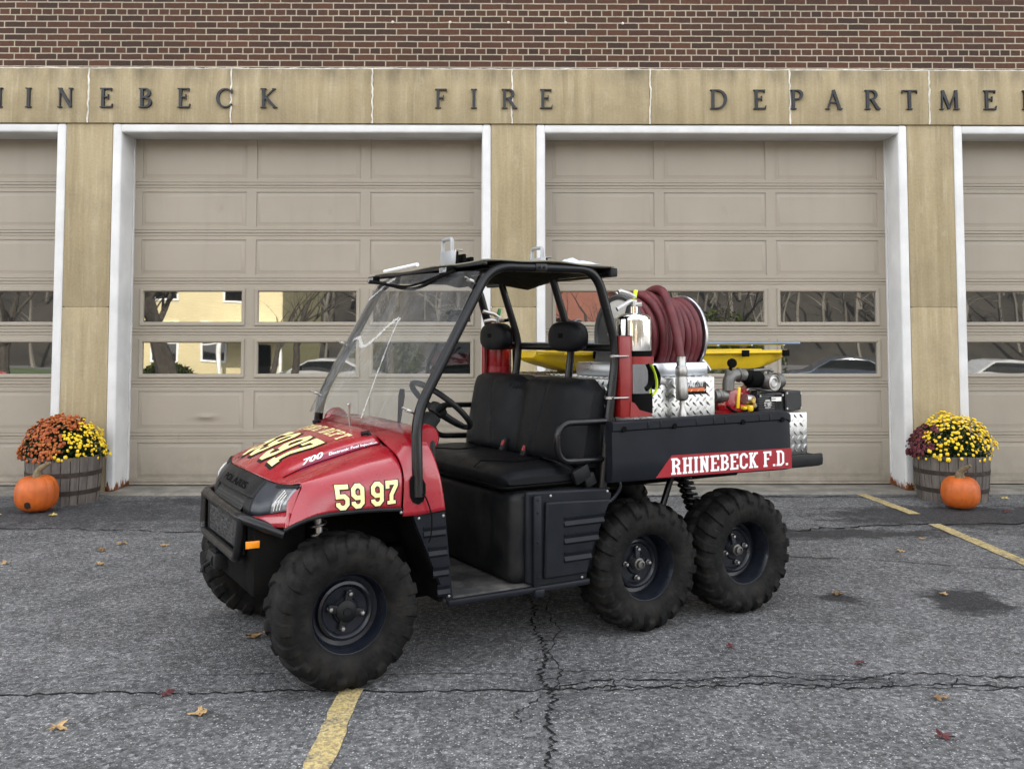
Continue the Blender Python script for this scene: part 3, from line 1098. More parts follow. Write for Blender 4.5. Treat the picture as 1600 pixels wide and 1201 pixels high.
# ------------------------------------------------------------------ what stands across the street (seen in the door glass)
hill = MB()
rnd = random.Random(11)
rows = []
for j in range(14):
    y = -62 - j * 7
    rows.append([Vector((x * 8 - 130, y, -1.3 + min(1, j / 5) * (25 + 3 * math.sin(x * .7 + j)) + rnd.uniform(-.6, .6))) for x in range(33)])
hill.grid(rows)
M['hill'] = plain('leaf_litter_hill', (.022, .019, .015), .95, var=.5, vscale=.25)
tag(hill.build('hills', M['hill'], smooth=60), kind='structure')
woods = MB()
rnd = random.Random(17)
for i in range(420):
    y = -60 - rnd.random() ** 1.4 * 45
    x = rnd.uniform(-75, 75)
    z = -1.3 + min(1, (-62 - y) / 35 + .05) * 25 if y < -62 else -1.2
    L = rnd.uniform(7, 14)
    P = [Vector((x + rnd.uniform(-.3, .3) * k, y, z + L * k / 4)) for k in range(5)]
    w = rnd.uniform(.10, .26)
    woods.tube(P, w, 5, rad=[w * (1 - .19 * k) for k in range(5)])
    for b in range(9):
        k = rnd.uniform(.15, 1)
        p = Vector((x, y, z + L * k))
        d = Vector((rnd.uniform(-1, 1), rnd.uniform(-.3, .3), rnd.uniform(.0, .9))) * rnd.uniform(1, 3)
        woods.tube([p, p + d * .5 + Vector((0, 0, .1)), p + d], .05, 3, rad=[.06, .04, .012])
M['paletrunk'] = plain('pale_bark', (.10, .09, .075), .95, var=.6, vscale=.3)
tag(woods.build('far_woods', M['paletrunk'], smooth=0), 'grey leafless wood on the hillside across the street', kind='stuff')
lawn = MB()
lawn.box(-40, -1, -56, -23, -1.2, -1.06)
M['grass'] = plain('dull_lawn', (.05, .075, .025), .9, var=.4, vscale=1)
tag(lawn.build('lawn', M['grass'], smooth=0), kind='structure')

M['clap'] = m_siding('yellow_clapboard', (.74, .64, .38), .14)
M['clapred'] = m_siding('brick_red_siding', (.34, .14, .10), .09)
M['shingle'] = plain('roof_shingle', (.07, .065, .06), .9, var=.3, vscale=3)
M['sash'] = plain('white_sash', (.7, .7, .68), .5)

def house(name, label, x0, x1, yf, yb, h, ridge, mat, gable_front, wins, door=None):
    g = -1.06
    t = thing(name, label, 'house', ((x0 + x1) / 2, (yf + yb) / 2, g), local=((x0 + x1) / 2, (yf + yb) / 2, g))
    m = MB()
    if gable_front:
        xm = (x0 + x1) / 2
        m.prism([(x0, g), (x1, g), (x1, h), (xm, ridge), (x0, h)], (0, yf, 0), (1, 0, 0), (0, 0, 1), (0, yb - yf, 0))
        m.build('wall', mat, t, 0)
        r = MB()
        for s, xa in ((-1, x0), (1, x1)):
            sl = Vector((xm - xa, 0, ridge - h))
            e = Vector((xa, 0, h)) - sl * .10
            r.prism([(0, 0), (1.12, 0), (1.12, .10), (0, .10)], (e.x, yf + .5, e.z + .12), sl / 1.02, (0, 0, 1.4), (0, yb - yf - 1, 0))
        r.build('roof', M['shingle'], t, 0)
        f = MB()
        for xa in (x0, x1):
            f.prism([(0, 0), (1, 0), (1, .28), (0, .28)], (xa, yf + .10, h - .12), Vector((xm - xa, 0, ridge - h)), (0, 0, 1), (0, .5, 0))
        f.build('rake_board', M['sash'], t, 0)
    else:
        m.box(x0, x1, yb, yf, g, h)
        m.build('wall', mat, t, 0)
        r = MB()
        ym = (yf + yb) / 2
        r.prism([(yf + .5, h - .05), (yf + .5, h + .1), (ym, ridge + .1), (yb - .5, h + .1), (yb - .5, h - .05)], (x0 - .4, 0, 0), (0, 1, 0), (0, 0, 1), (x1 - x0 + .8, 0, 0))
        r.build('roof', M['shingle'], t, 0)
    for wx, wz, ww, wh in wins:
        s = MB()
        s.box(wx - ww / 2 - .1, wx + ww / 2 + .1, yf - .02, yf + .05, wz - .1, wz + wh + .1)
        so = s.build('window', M['sash'], t, 0)
        p = MB()
        p.box(wx - ww / 2, wx + ww / 2, yf + .03, yf + .06, wz, wz + wh / 2 - .03)
        p.box(wx - ww / 2, wx + ww / 2, yf + .03, yf + .06, wz + wh / 2 + .03, wz + wh)
        p.build('pane', M['pane'], so, 0, off=OFF[t])
    if door:
        s = MB()
        s.box(door - .5, door + .5, yf - .02, yf + .07, g, g + 2.1)
        s.build('door', M['dark'], t, 0)
        p = MB()
        for px in (door - 1.3, door + 1.3):
            p.cyl((px, yf + 1.5, g), (px, yf + 1.5, g + 2.5), .09)
        p.box(door - 1.6, door + 1.6, yf + .05, yf + 1.8, g + 2.5, g + 2.75)
        p.build('porch', M['sash'], t)
    return t
house('yellow_house', 'pale yellow clapboard house across the street with a white porch', -17.5, -9.9, -24, -33, 5.4, 8.2, M['clap'], False, [(-15.2, .4, 1, 1.6), (-13, .4, 1, 1.6), (-15.2, 3.1, 1, 1.5), (-12, 3.1, 1, 1.5)], -11)
house('gabled_house', 'red sided house across the street with a white trimmed gable', .8, 8.6, -34, -44, 2.2, 5.4, M['clapred'], True, [(3, -.2, .9, 1.4), (6.4, -.2, .9, 1.4)])

def tree(x, y, h, r, seed_, label, name='bare_tree'):
    rnd = random.Random(seed_)
    z0 = ground_z(y) - .1
    t = thing(name, label, 'tree', (x, y, z0), local=(x, y, z0), group='bare trees across the street')
    tr, cr = MB(), MB()
    def limb(p, d, L, rr, lev, m):
        pts, rad = [p], [rr]
        for i in range(4):
            d = (d + Vector((rnd.uniform(-.22, .22), rnd.uniform(-.22, .22), rnd.uniform(-.05, .16)))).normalized()
            p = p + d * L / 4
            pts.append(p); rad.append(rr * (1 - .17 * (i + 1)))
        m.tube(pts, rr, 7 if lev < 2 else 4, rad=rad)
        if lev < 4:
            for i in range(3 if lev else 5):
                a = rnd.uniform(0, 6.28)
                k = rnd.uniform(.45, .95)
                nd = (d * .7 + Vector((math.cos(a), math.sin(a), rnd.uniform(0, .7))) * .8).normalized()
                limb(pts[2 + (i % 3)], nd, L * k * .8, rad[2 + (i % 3)] * .62, lev + 1, cr)
    limb(Vector((x, y, z0)), Vector((0, 0, 1)), h * .45, r, 0, tr)
    tr.build('trunk', M['bark'], t)
    cr.build('crown', M['bark'], t)
for a in ((-10.2, -10.5, 9, .36, 1, 'thick trunked bare tree standing before the yellow house'), (-13.9, -17, 8, .2, 2, 'slender bare tree left of the yellow house porch'),
          (-4.6, -21, 10, .26, 3, 'bare tree at the right end of the yellow house'), (-1.0, -27, 9, .22, 4, 'bare tree between the yellow and red houses'),
          (10.6, -24, 10, .25, 5, 'bare tree right of the red gabled house'), (14.2, -17, 9, .22, 6, 'bare tree by the row of parked cars'),
          (-7.6, -12.5, 7, .13, 9, 'young bare tree in front of the yellow house porch'), (-12.4, -11.5, 8, .16, 12, 'young bare tree left of the thick trunked one'),
          (-11.6, -9.2, 6, .12, 14, 'small bare tree with low branches right in front of the thick trunked one'), (-6.3, -9.5, 6.5, .13, 15, 'small bare tree at the kerb right of the yellow house'),
          (3.4, -15, 7, .13, 16, 'small bare tree before the red gabled house'), (20, -26, 11, .3, 7, 'tall bare tree at the far right behind the parked cars'), (-20, -20, 10, .3, 8, 'tall bare tree at the far left of the lawn')):
    tree(*a)

def blob(name, mat, cx, cy, z0, rx, ry, rz, n, size, seed_):
    rnd = random.Random(seed_)
    m = MB()
    for i in range(n):
        a, b = rnd.uniform(0, 6.28), math.acos(rnd.uniform(-.2, 1))
        k = rnd.uniform(.55, 1.05)
        p = Vector((cx + rx * k * math.sin(b) * math.cos(a), cy + ry * k * math.sin(b) * math.sin(a), z0 + rz * k * math.cos(b)))
        u = Vector((rnd.gauss(0, 1), rnd.gauss(0, 1), rnd.gauss(0, 1))).normalized()
        w = u.orthogonal().normalized()
        s = size * rnd.uniform(.6, 1.3)
        m.add([p - u * s, p + w * s * .5, p + u * s, p - w * s * .5], [(0, 1, 2, 3)])
    return m
M['bushleaf'] = m_foliage('shrub_leaf', (.02, .032, .010), (.07, .085, .02))
for i, (x, y, rx, rz, lab) in enumerate(((-5.2, -22.5, 2.0, 2.4, 'broad green shrub by the yellow house corner'), (-14.6, -22.6, 1.4, 1.1, 'low green shrub under the yellow house windows'), (11.6, -31, 3.2, 3.6, 'tall olive shrub right of the red gabled house'))):
    z = ground_z(y)
    t = thing('shrub', lab, 'shrub', (x, y, z), local=(x, y, z), group='shrubs across the street')
    blob('foliage', M['bushleaf'], x, y, z + .3, rx, rx * .8, rz, 2600, .17, i).build('foliage', M['bushleaf'], t, 0)
    s = MB(); s.cyl((x, y, z - .1), (x, y, z + rz * .6), .08); s.build('stem', M['bark'], t)

def parked_car(x, y, rz, body, label, h=1.45):
    z0 = ground_z(y)
    t = thing('parked_car', label, 'car', (x, y, z0), rz, 'cars parked across the street')
    pr = [(-2.2, .35), (-2.25, .75), (-2.05, .92), (-1.45, .98), (-.75, h - .06), (-.2, h), (.6, h - .03), (1.35, 1.02), (2.1, .86), (2.25, .6), (2.2, .3)]
    m = MB()
    m.prism(pr, (0, -.85, 0), (1, 0, 0), (0, 0, 1), (0, 1.7, 0))
    b = m.build('body', body, t, 30)
    bv = b.modifiers.new('bevel', 'BEVEL'); bv.width = .08; bv.segments = 3; bv.limit_method = 'ANGLE'
    g = MB()
    gl = [(-1.30, .99), (-.72, h - .11), (.55, h - .09), (1.15, 1.02)]
    for s in (-1, 1):
        g.prism(gl, (0, s * .852, 0), (1, 0, 0), (0, 0, 1), (0, s * .008, 0))
    g.build('side_window', M['pane'], t, 0)
    for wx in (-1.35, 1.35):
        for s in (-1, 1):
            w = MB(); w.lathe([(.1, .05), (.22, .06), (.32, .04), (.33, .0), (.32, -.16)], (wx, s * .82, .33), (0, s, 0), 24)
            w.build('wheel', M['tyre'], t)
M['carwhite'] = plain('white_car_paint', (.34, .34, .34), .25, coat=.6)
M['cardark'] = plain('dark_blue_car_paint', (.02, .03, .05), .22, coat=.7)
M['carred'] = plain('red_car_paint', (.35, .01, .01), .22, coat=.7)
parked_car(12.2, -14.5, R(8), M['cardark'], 'dark blue sedan parked across the street, nearest the gable')
parked_car(18.2, -15.5, R(-5), M['carwhite'], 'white sedan parked across the street beside the dark one')
parked_car(-6.0, -15.0, R(3), M['carwhite'], 'white car parked before the yellow house')
parked_car(-19.5, -14.0, R(10), M['carred'], 'red car parked at the far left of the street')

# ------------------------------------------------------------------ the utility vehicle
# vehicle frame: +x forward, +y its left side (towards the camera), origin on the ground under the front axle
VO = Vector((-.9947, 4.7092, 0))
VR = R(209.5)
def vw(x, y, z=0):
    return VO + Matrix.Rotation(VR, 3, 'Z') @ Vector((x, y, z))
def vthing(name, label, cat, base, group=None):
    return thing(name, label, cat, vw(*base), VR, group, local=base)
def mirror(pts):
    return [(p[0], -p[1], p[2]) for p in pts]

M['mesh'] = None
def m_mesh():
    t = NT('wire_grille')
    e = t.voro(62, t.mapping((1, 1, 1)), 'DISTANCE_TO_EDGE', rnd=.25)
    c = t.ramp(e, [(.06, (.045, .045, .045)), (.13, (.002, .002, .002))])
    t.color(c)
    t.set(Roughness=.5)
    t.bump(t.ramp(e, [(.05, 1.), (.14, 0.)]), .8, .006)
    return t.m
M['mesh'] = m_mesh()

ut = vthing('utility_vehicle', 'red and black six wheeled fire utility vehicle with open cab and clear windshield', 'utility vehicle', (0, 0, 0))

# --- wheels
def make_tyre(lugs, amp, tilt, half=.128, seed_=0):
    rnd = random.Random(seed_)
    prof = catmull([(.166, .098, 0), (.185, .118, 0), (.225, .130, 0), (.262, .127, 0), (.289, .116, 0), (.305, .098, 0), (.3115, .06, 0), (.313, 0, 0),
                    (.3115, -.06, 0), (.305, -.098, 0), (.289, -.116, 0), (.262, -.127, 0), (.225, -.130, 0), (.185, -.118, 0), (.166, -.098, 0)], 5)
    nt_ = 400
    vs, fs = [], []
    def sm(a, b, x):
        x = max(0, min(1, (x - a) / (b - a)))
        return x * x * (3 - 2 * x)
    for k in range(nt_):
        th = 2 * math.pi * k / nt_
        for p in prof:
            r, h = p.x, p.y
            side = 1 if h >= 0 else -1
            ah = abs(h)
            ph = th * lugs / (2 * math.pi) + (0 if side > 0 else .5) + ah * tilt - (.9 * max(0, .285 - r) if r < .285 else 0)
            f = ph - math.floor(ph)
            alt = int(math.floor(ph)) % 2
            w = sm(.0, .035, f) * (1 - sm(.50, .54, f))
            zone = sm(.238 + (.018 if alt else 0), .272, r) * (sm(.0, .014, ah - (.004 if alt else .018)))
            lug = w * zone * amp
            nr, nh = (1, 0) if ah < .09 else (Vector((r - .235, (ah - .06) * .8 * 1)).normalized())
            ring = .0022 * (math.exp(-((r - .196) / .003) ** 2) + math.exp(-((r - .236) / .0025) ** 2)) + .0016 * math.exp(-((r - .214) / .008) ** 2) * (1 if math.sin(th * 47) * math.sin(th * 9) > .25 else 0)
            r2 = r + nr * lug
            h2 = h + side * (nh * lug * .9 + (ring if ah > .10 else 0))
            vs.append((r2 * math.cos(th), h2 / .130 * half, r2 * math.sin(th)))
    m = len(prof)
    for k in range(nt_):
        l = (k + 1) % nt_
        for i in range(m - 1):
            fs.append((k * m + i, l * m + i, l * m + i + 1, k * m + i + 1))
    b = MB()
    b.add(vs, fs)
    return b

def make_wheel(deep, lugs, amp, tilt):
    """spun about its own y axis, outer side +y"""
    d = .058 if not deep else .098
    rim = MB()
    rim.lathe([(.160, -.19), (.160, -.02), (.171, -.016), (.177, -.006), (.173, .002), (.166, .0), (.160, -.012), (.152, -.03), (.147, -d - .004), (.130, -d - .008), (.124, -d + .010), (.113, -d + .014), (.104, -d + .008), (.098, -d - .004), (.060, -d - .006), (.052, -d + .004), (.0, -d + .004)], (0, .098, 0), (0, 1, 0), 56, cap=False)
    w = rim.build('wheel', M['rim'], None, 30)
    ty = make_tyre(lugs, amp, tilt).build('tyre', M['tyre'], w, 28)
    hub = MB()
    y0 = .098 - d
    if not deep:
        hub.lathe([(.047, .0), (.045, .018), (.036, .024), (.018, .026), (.016, .030), (0, .030)], (0, y0, 0), (0, 1, 0), 28)
        for k in range(4):
            a = R(13 + 90 * k)
            u = Vector((math.cos(a), 0, math.sin(a)))
            v = Vector((-math.sin(a), 0, math.cos(a)))
            hub.obox(Vector((0, y0 + .008, 0)) + u * .05, (u * .034, v * .018, Vector((0, .008, 0))), .006)
        hub.build('hub_cap', M['plastic'], w)
    else:
        hub.lathe([(.034, 0), (.030, .03), (.021, .032), (.021, .050), (.014, .052), (.014, .044), (0, .044)], (0, y0, 0), (0, 1, 0), 24)
        hub.build('hub_cap', M['castiron'], w)
        sp = MB()
        a = R(96)
        u = Vector((math.cos(a), 0, math.sin(a)))
        v = Vector((-math.sin(a), 0, math.cos(a)))
        sp.obox(Vector((0, y0 + .010, 0)) + u * .048, (u * .034, v * .014, Vector((0, .008, 0))), .006)
        sp.build('hub_arm', M['slate'], w)
    for k in range(4):
        a = R(13 + 90 * k) if not deep else R(8 + 90 * k)
        c = Vector((.073 * math.cos(a), y0 + .004, .073 * math.sin(a)))
        nn = MB()
        nn.lathe([(.0115, 0), (.0115, .016), (.008, .022), (0, .023)], c, (0, 1, 0), 6)
        nn.lathe([(.013, 0), (.013, .004), (0, .004)], c, (0, 1, 0), 14)
        nn.build('lug_nut', M['steel'], w)
    return w

def place_wheel(w, x, y, spin, first, flip):
    if not first:
        kids = list(w.children)
        c = w.copy()
        COL.objects.link(c)
        for k in kids:
            kc = k.copy()
            COL.objects.link(kc)
            kc.parent = c
        w = c
    w.parent = ut
    w.location = (x, y, .325)
    w.rotation_euler = (0, spin, math.pi if flip else 0)
    return w
WC = .615
wf = make_wheel(False, 19, .0115, 4.5)
place_wheel(wf, 0, WC, 0, True, False)
place_wheel(wf, 0, -WC, .4, False, True)
wr_ = make_wheel(True, 22, .0145, 3.6)
place_wheel(wr_, -1.60, WC - .012, .1, True, False)
place_wheel(wr_, -2.265, WC + .0, .33, False, False)
place_wheel(wr_, -1.60, -WC, .7, False, True)
place_wheel(wr_, -2.265, -WC, .2, False, True)

# --- hood with its fenders: one moulded shell
r0 = [(.276, 0, .868), (.19, 0, .928), (.08, 0, .972), (-.03, 0, 1.006), (-.14, 0, 1.034), (-.24, 0, 1.052)]
r1 = [(.268, .18, .864), (.185, .18, .923), (.08, .18, .967), (-.03, .18, 1.002), (-.14, .18, 1.031), (-.24, .18, 1.05)]
r2 = [(.25, .31, .856), (.172, .32, .908), (.07, .335, .950), (-.03, .345, .985), (-.14, .355, 1.016), (-.24, .365, 1.037)]
r2b = [(.234, .40, .852), (.15, .41, .888), (.06, .42, .922), (-.04, .43, .952), (-.14, .44, .981), (-.24, .45, 1.003)]
r3 = [(.208, .50, .855), (.13, .515, .889), (.05, .525, .917), (-.04, .535, .943), (-.14, .545, .966), (-.24, .55, .985)]
r4 = [(.175, .58, .862), (.11, .605, .884), (.04, .62, .903), (-.05, .63, .92), (-.14, .64, .936), (-.24, .645, .948)]
r5 = [(.212, .60, .785), (.14, .652, .825), (.05, .678, .848), (-.05, .688, .862), (-.14, .692, .87), (-.245, .694, .876)]
r6 = [(.257, .62, .686), (.185, .672, .728), (.10, .695, .748), (-.02, .704, .752), (-.13, .704, .749), (-.235, .704, .743)]
half = [r0, r1, r2, r2b, r3, r4, r5, r6]
rows = [mirror(r) for r in half[:0:-1]] + half
hood_rows = cr_rows(rows, 6, 5)
mb = MB()
mb.grid(hood_rows)
hood = mb.build('hood', M['red'], ut, 55)
solidify(hood, .006)
bvh = BVHTree.FromPolygons([Vector(v) for v in mb.v], [list(f) for f in mb.f])
def on_hood_top(x, y, lift):
    h, n, i, d = bvh.ray_cast(Vector((x, y, 3)), Vector((0, 0, -1)))
    if h is None:
        return Vector((x, y, 1))
    if n.z < 0: n = -n
    return h + n * (.0012 + lift)
def on_hood_side(x, z, lift):
    h, n, i, d = bvh.ray_cast(Vector((x, 3, z)), Vector((0, -1, 0)))
    if h is None:
        return Vector((x, .7, z))
    if n.y < 0: n = -n
    return h + n * (.0012 + lift)
for s in (1, -1):
    m = MB()
    m.tube(catmull([(p[0], s * (p[1] + .001), p[2] - .004) for p in r6], 6), .009, 8)
    m.build('fender_lip', M['plastic'], ut)
# front fascia: brand strip, bezels, lamps, all on one ruled surface
def itp(y, tab):
    y = abs(y)
    for (a, va), (b, vb) in zip(tab[:-1], tab[1:]):
        if y <= b:
            k = (y - a) / (b - a)
            return tuple(p + (q - p) * k for p, q in zip(va, vb))
    return tab[-1][1]
TOP = [(0, (.276, .866)), (.18, (.268, .862)), (.31, (.25, .854)), (.40, (.234, .850)), (.50, (.208, .853)), (.58, (.178, .860))]
BOT = [(0, (.350, .700)), (.30, (.338, .702)), (.42, (.312, .716)), (.50, (.272, .733)), (.58, (.236, .752))]
def fas(y, t, out=0):
    a, b = itp(y, TOP), itp(y, BOT)
    bul = .022 * math.sin(math.pi * t)
    return Vector((a[0] + (b[0] - a[0]) * t + bul + out, y, a[1] + (b[1] - a[1]) * t))
def patch(y0, y1, t0, t1, out=0, nu=10, nv=8):
    return [[fas(y0 + (y1 - y0) * i / nu, t0 + (t1 - t0) * j / nv, out) for i in range(nu + 1)] for j in range(nv + 1)]
m = MB()
m.grid(patch(-.335, .335, 0, .52, .004, 20))
for s in (-1, 1):
    m.grid(patch(s * .26, s * .335, .52, 1, .004))
fs_ = m.build('front_strip', M['plastic'], ut, 40)
solidify(fs_, .012)
m = MB()
def on_strip(u, v, l):
    # read from the front: the text runs from the vehicle's right (-y) to its left
    return fas(-.20 + .40 * u, .36 - .9 * v, .0075)
font_decal(m, 'POLARIS', on_strip, 0, .02)
m.build('embossed_name', M['dark'], fs_, 0, off=(0, 0, 0))
m = MB()
m.grid([[Vector((.300, -.26, .795)), Vector((.300, .26, .795))], [Vector((.355, -.26, .715)), Vector((.355, .26, .715))]])
m.build('upper_grille', M['mesh'], ut, 0)
for s in (-1, 1):
    m = MB()
    m.grid(patch(s * .335, s * .49, 0.02, 1, .003))

    b = m.build('lamp_bezel', M['slate'], ut, 40)
    solidify(b, .012)
    m = MB()
    m.grid(patch(s * .49, s * .582, .10, .97, .004))
    hl = m.build('headlight', M['lens'], ut, 40)
    solidify(hl, .02)
    m = MB()
    for k in range(3):
        y = s * (.525 + .018 * k)
        m.tube([fas(y, .18 + .08 * k, .008), fas(y - s * .004, .55, .012), fas(y - s * .012, .90, .009)], .0022, 6)
    m.build('reflector', M['label'], hl, off=(0, 0, 0))
    m = MB()
    m.grid(patch(s * .44, s * .585, .0, .10, .010))
    vz_ = m.build('lamp_visor', M['plastic'], ut, 40)
    solidify(vz_, .012)
    edge = [r4[0], r5[0], r6[0]]
    def hed(t):
        return Vector(edge[0]).lerp(Vector(edge[1]), t * 2) if t < .5 else Vector(edge[1]).lerp(Vector(edge[2]), t * 2 - 1)
    m = MB()
    m.grid([[fas(s * .580, t, .002).lerp(Vector((hed(t).x, s * hed(t).y, hed(t).z)), k / 3) for t in [q / 10 for q in range(11)]] for k in range(4)])
    m.build('lamp_surround', M['red'], ut, 40)
    # red strip that runs under the lamp
    m = MB()
    rows = [[fas(s * (.36 + .25 * i / 10), 1, .002) - Vector((0, 0, 0 + (.035 + .03 * i / 10) * j / 3)) + Vector((.012 * j / 3, s * .02 * j / 3 * (i / 10), 0)) for i in range(11)] for j in range(4)]
    m.grid(rows)
    b = m.build('front_skirt', M['red'], ut, 40)
    solidify(b, .006)

# hood lettering
def slab(t, w, ts=None, ext=.05):
    return lambda ch: glyph_slab(ch, t, w, ts, ext)
def number_decal(mp, scale, name):
    txt, W = lay_text('59 97', slab(.185, .60), .10, .22)
    m = MB()
    for q, ch in txt:
        decal(m, offset_quads(q, .035), lambda u, v, l: mp(u, v, l * .3), mi=0)
        decal(m, [[(p[0] + .045, p[1] - .04) for p in k] for k in offset_quads(q, .02)], lambda u, v, l: mp(u, v, l * .3), mi=0)
        decal(m, q, lambda u, v, l: mp(u, v, .0030 + l * .3), mi=1)
    return m.build(name, [M['black'], M['cream']], hood, 0, off=(0, 0, 0), normals=False), W
_, NW = lay_text('59 97', slab(.185, .60), .10, .22)
number_decal(lambda u, v, l: on_hood_side(.060 - .280 * u / NW, .760 + .008 * u / NW + .098 * v, l), 1, 'number_decal')
number_decal(lambda u, v, l: on_hood_top(.208 - .238 * v, -.30 + .575 * u / NW, l), 1, 'number_decal')
txt, W2 = lay_text('FIRE DEPT', slab(.15, .50), .12, .35)
m = MB()
for q, ch in txt:
    decal(m, q, lambda u, v, l: on_hood_top(-.085 - .075 * v, -.30 + .60 * u / W2, l))
m.build('hood_lettering', M['cream'], hood, 0, off=(0, 0, 0), normals=False)
HB = 'side_script'
m = MB()
def script(u, v, l, x0, x1, y0, y1, hgt):
    return on_hood_top(x0 + (x1 - x0) * u + 0, y0 + (y1 - y0) * u - hgt * v, .0016)
font_decal(m, '700', lambda u, v, l: script(u, v, l, .112, .008, .385, .398, .085), .45, .03)
m.build('side_script', M['white'], hood, 0, off=(0, 0, 0), normals=False)
m = MB()
font_decal(m, 'Electronic Fuel Injection', lambda u, v, l: script(u, v, l, -.008, -.228, .402, .448, .26), .4, .02)
m.build('side_script', M['white'], hood, 0, off=(0, 0, 0), normals=False)
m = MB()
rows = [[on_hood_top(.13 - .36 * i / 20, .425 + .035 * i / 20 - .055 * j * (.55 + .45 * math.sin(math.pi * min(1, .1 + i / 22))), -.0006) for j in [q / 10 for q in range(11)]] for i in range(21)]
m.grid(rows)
m.build('painted_reflection_band', M['purple'], hood, 0, off=(0, 0, 0))  # magenta reflection along the hood, painted as a thin coloured sheet
for s in (1, -1):
    m = MB()
    P = [on_hood_top(x, s * y, .010) for x, y in ((-.185, .345), (-.215, .355), (-.245, .372), (-.292, .392))]
    m.tube(P, .011, 8, flat=1)
    m.obox(P[2], ((.020, 0, -.004), (0, .014, 0), (0, 0, .012)), .005)
    m.build('hood_latch', M['plastic'], ut)

# --- cowl and rear quarter of the front body
c0 = [(-.249, 0, 1.046), (-.33, 0, 1.072), (-.42, 0, 1.078)]
c2 = [(-.249, .36, 1.030), (-.33, .38, 1.062), (-.42, .40, 1.07)]
c3 = [(-.249, .545, .980), (-.31, .565, 1.035), (-.392, .575, 1.045)]
c4 = [(-.249, .64, .944), (-.31, .662, .995), (-.398, .665, .985)]
c5 = [(-.254, .690, .872), (-.33, .694, .87), (-.43, .692, .87)]
c6 = [(-.245, .702, .706), (-.33, .703, .706), (-.453, .702, .716)]
half = [c0, c2, c3, c4, c5, c6]
m = MB()
m.grid(cr_rows([mirror(r) for r in half[:0:-1]] + half, 6, 6))
cowl = m.build('cowl', M['red'], ut, 55)
solidify(cowl, .006)
for s in (1, -1):
    m = MB()
    P = [Vector((-.400, s * .40 + .0 * a, 1.0)) for a in (0,)]
    m.lathe([(.0, -.035), (.05, -.035), (.062, -.02), (.065, 0), (.062, .02), (.05, .035), (0, .035)], (-.398, s * .600, 1.030), (0, 1, 0), 28)
    m.build('cowl_end', M['red'], ut, 50)
m = MB()
m.box(-.440, -.400, -.64, .64, .70, 1.03, .03)
m.box(-.49, -.42, -.60, .30, .84, 1.01, .04)
m.build('dashboard', M['plastic'], ut)
m = MB()
m.box(-.47, -.44, -.66, .66, .30, .75)
m.build('firewall', M['under'], ut)

for s in (1, -1):
    m = MB()
    m.prism([(-.278, .86), (-.280, .79), (-.292, .765), (-.318, .752), (-.342, .765), (-.353, .80), (-.352, .84), (-.335, .87), (-.290, .88)], (0, s * .698, 0), (1, 0, 0), (0, 0, 1), (0, s * .009, 0))
    m.build('cage_socket', M['dark'], ut, 0)

# --- lower fender pieces with pressed louvres
def louvre(m, x0, x1, z1, z0, y, out=.009, s=1):
    zm = z1 - (z1 - z0) * .42
    pr = [(0, z1), (out, z1 - .004), (out * .1, zm), (out, z0 + .012), (0, z0)]
    m.prism(pr, (x0, y, 0), (0, s, 0), (0, 0, 1), (x1 - x0, 0, 0))
for s in (1, -1):
    m = MB()
    m.prism([(-.298, .703), (-.455, .708), (-.496, .305), (-.470, .305), (-.440, .375), (-.392, .48), (-.328, .628)], (0, s * .663, 0), (1, 0, 0), (0, 0, 1), (0, s * .032, 0))
    for z in (.650, .560, .470, .385):
        k = (.703 - z) / .40
        louvre(m, -.335 - .115 * k * .9, -.452 - .035 * k, z, z - .052, s * .695, s=s)
    m.build('lower_fender', M['charcoal'], ut, 30)
    m = MB()
    m.grid([[Vector((x, s * y, z)) for y in (.38, .66)] for x, z in ((-.235, .745), (-.30, .70), (-.328, .628), (-.392, .48), (-.44, .375), (-.475, .30))])
    m.grid([[Vector((x, s * y, z)) for x, z in ((.20, .72), (.10, .742), (-.02, .746), (-.235, .74))] for y in (.36, .69)])
    m.build('wheel_arch_liner', M['under'], ut, 0)

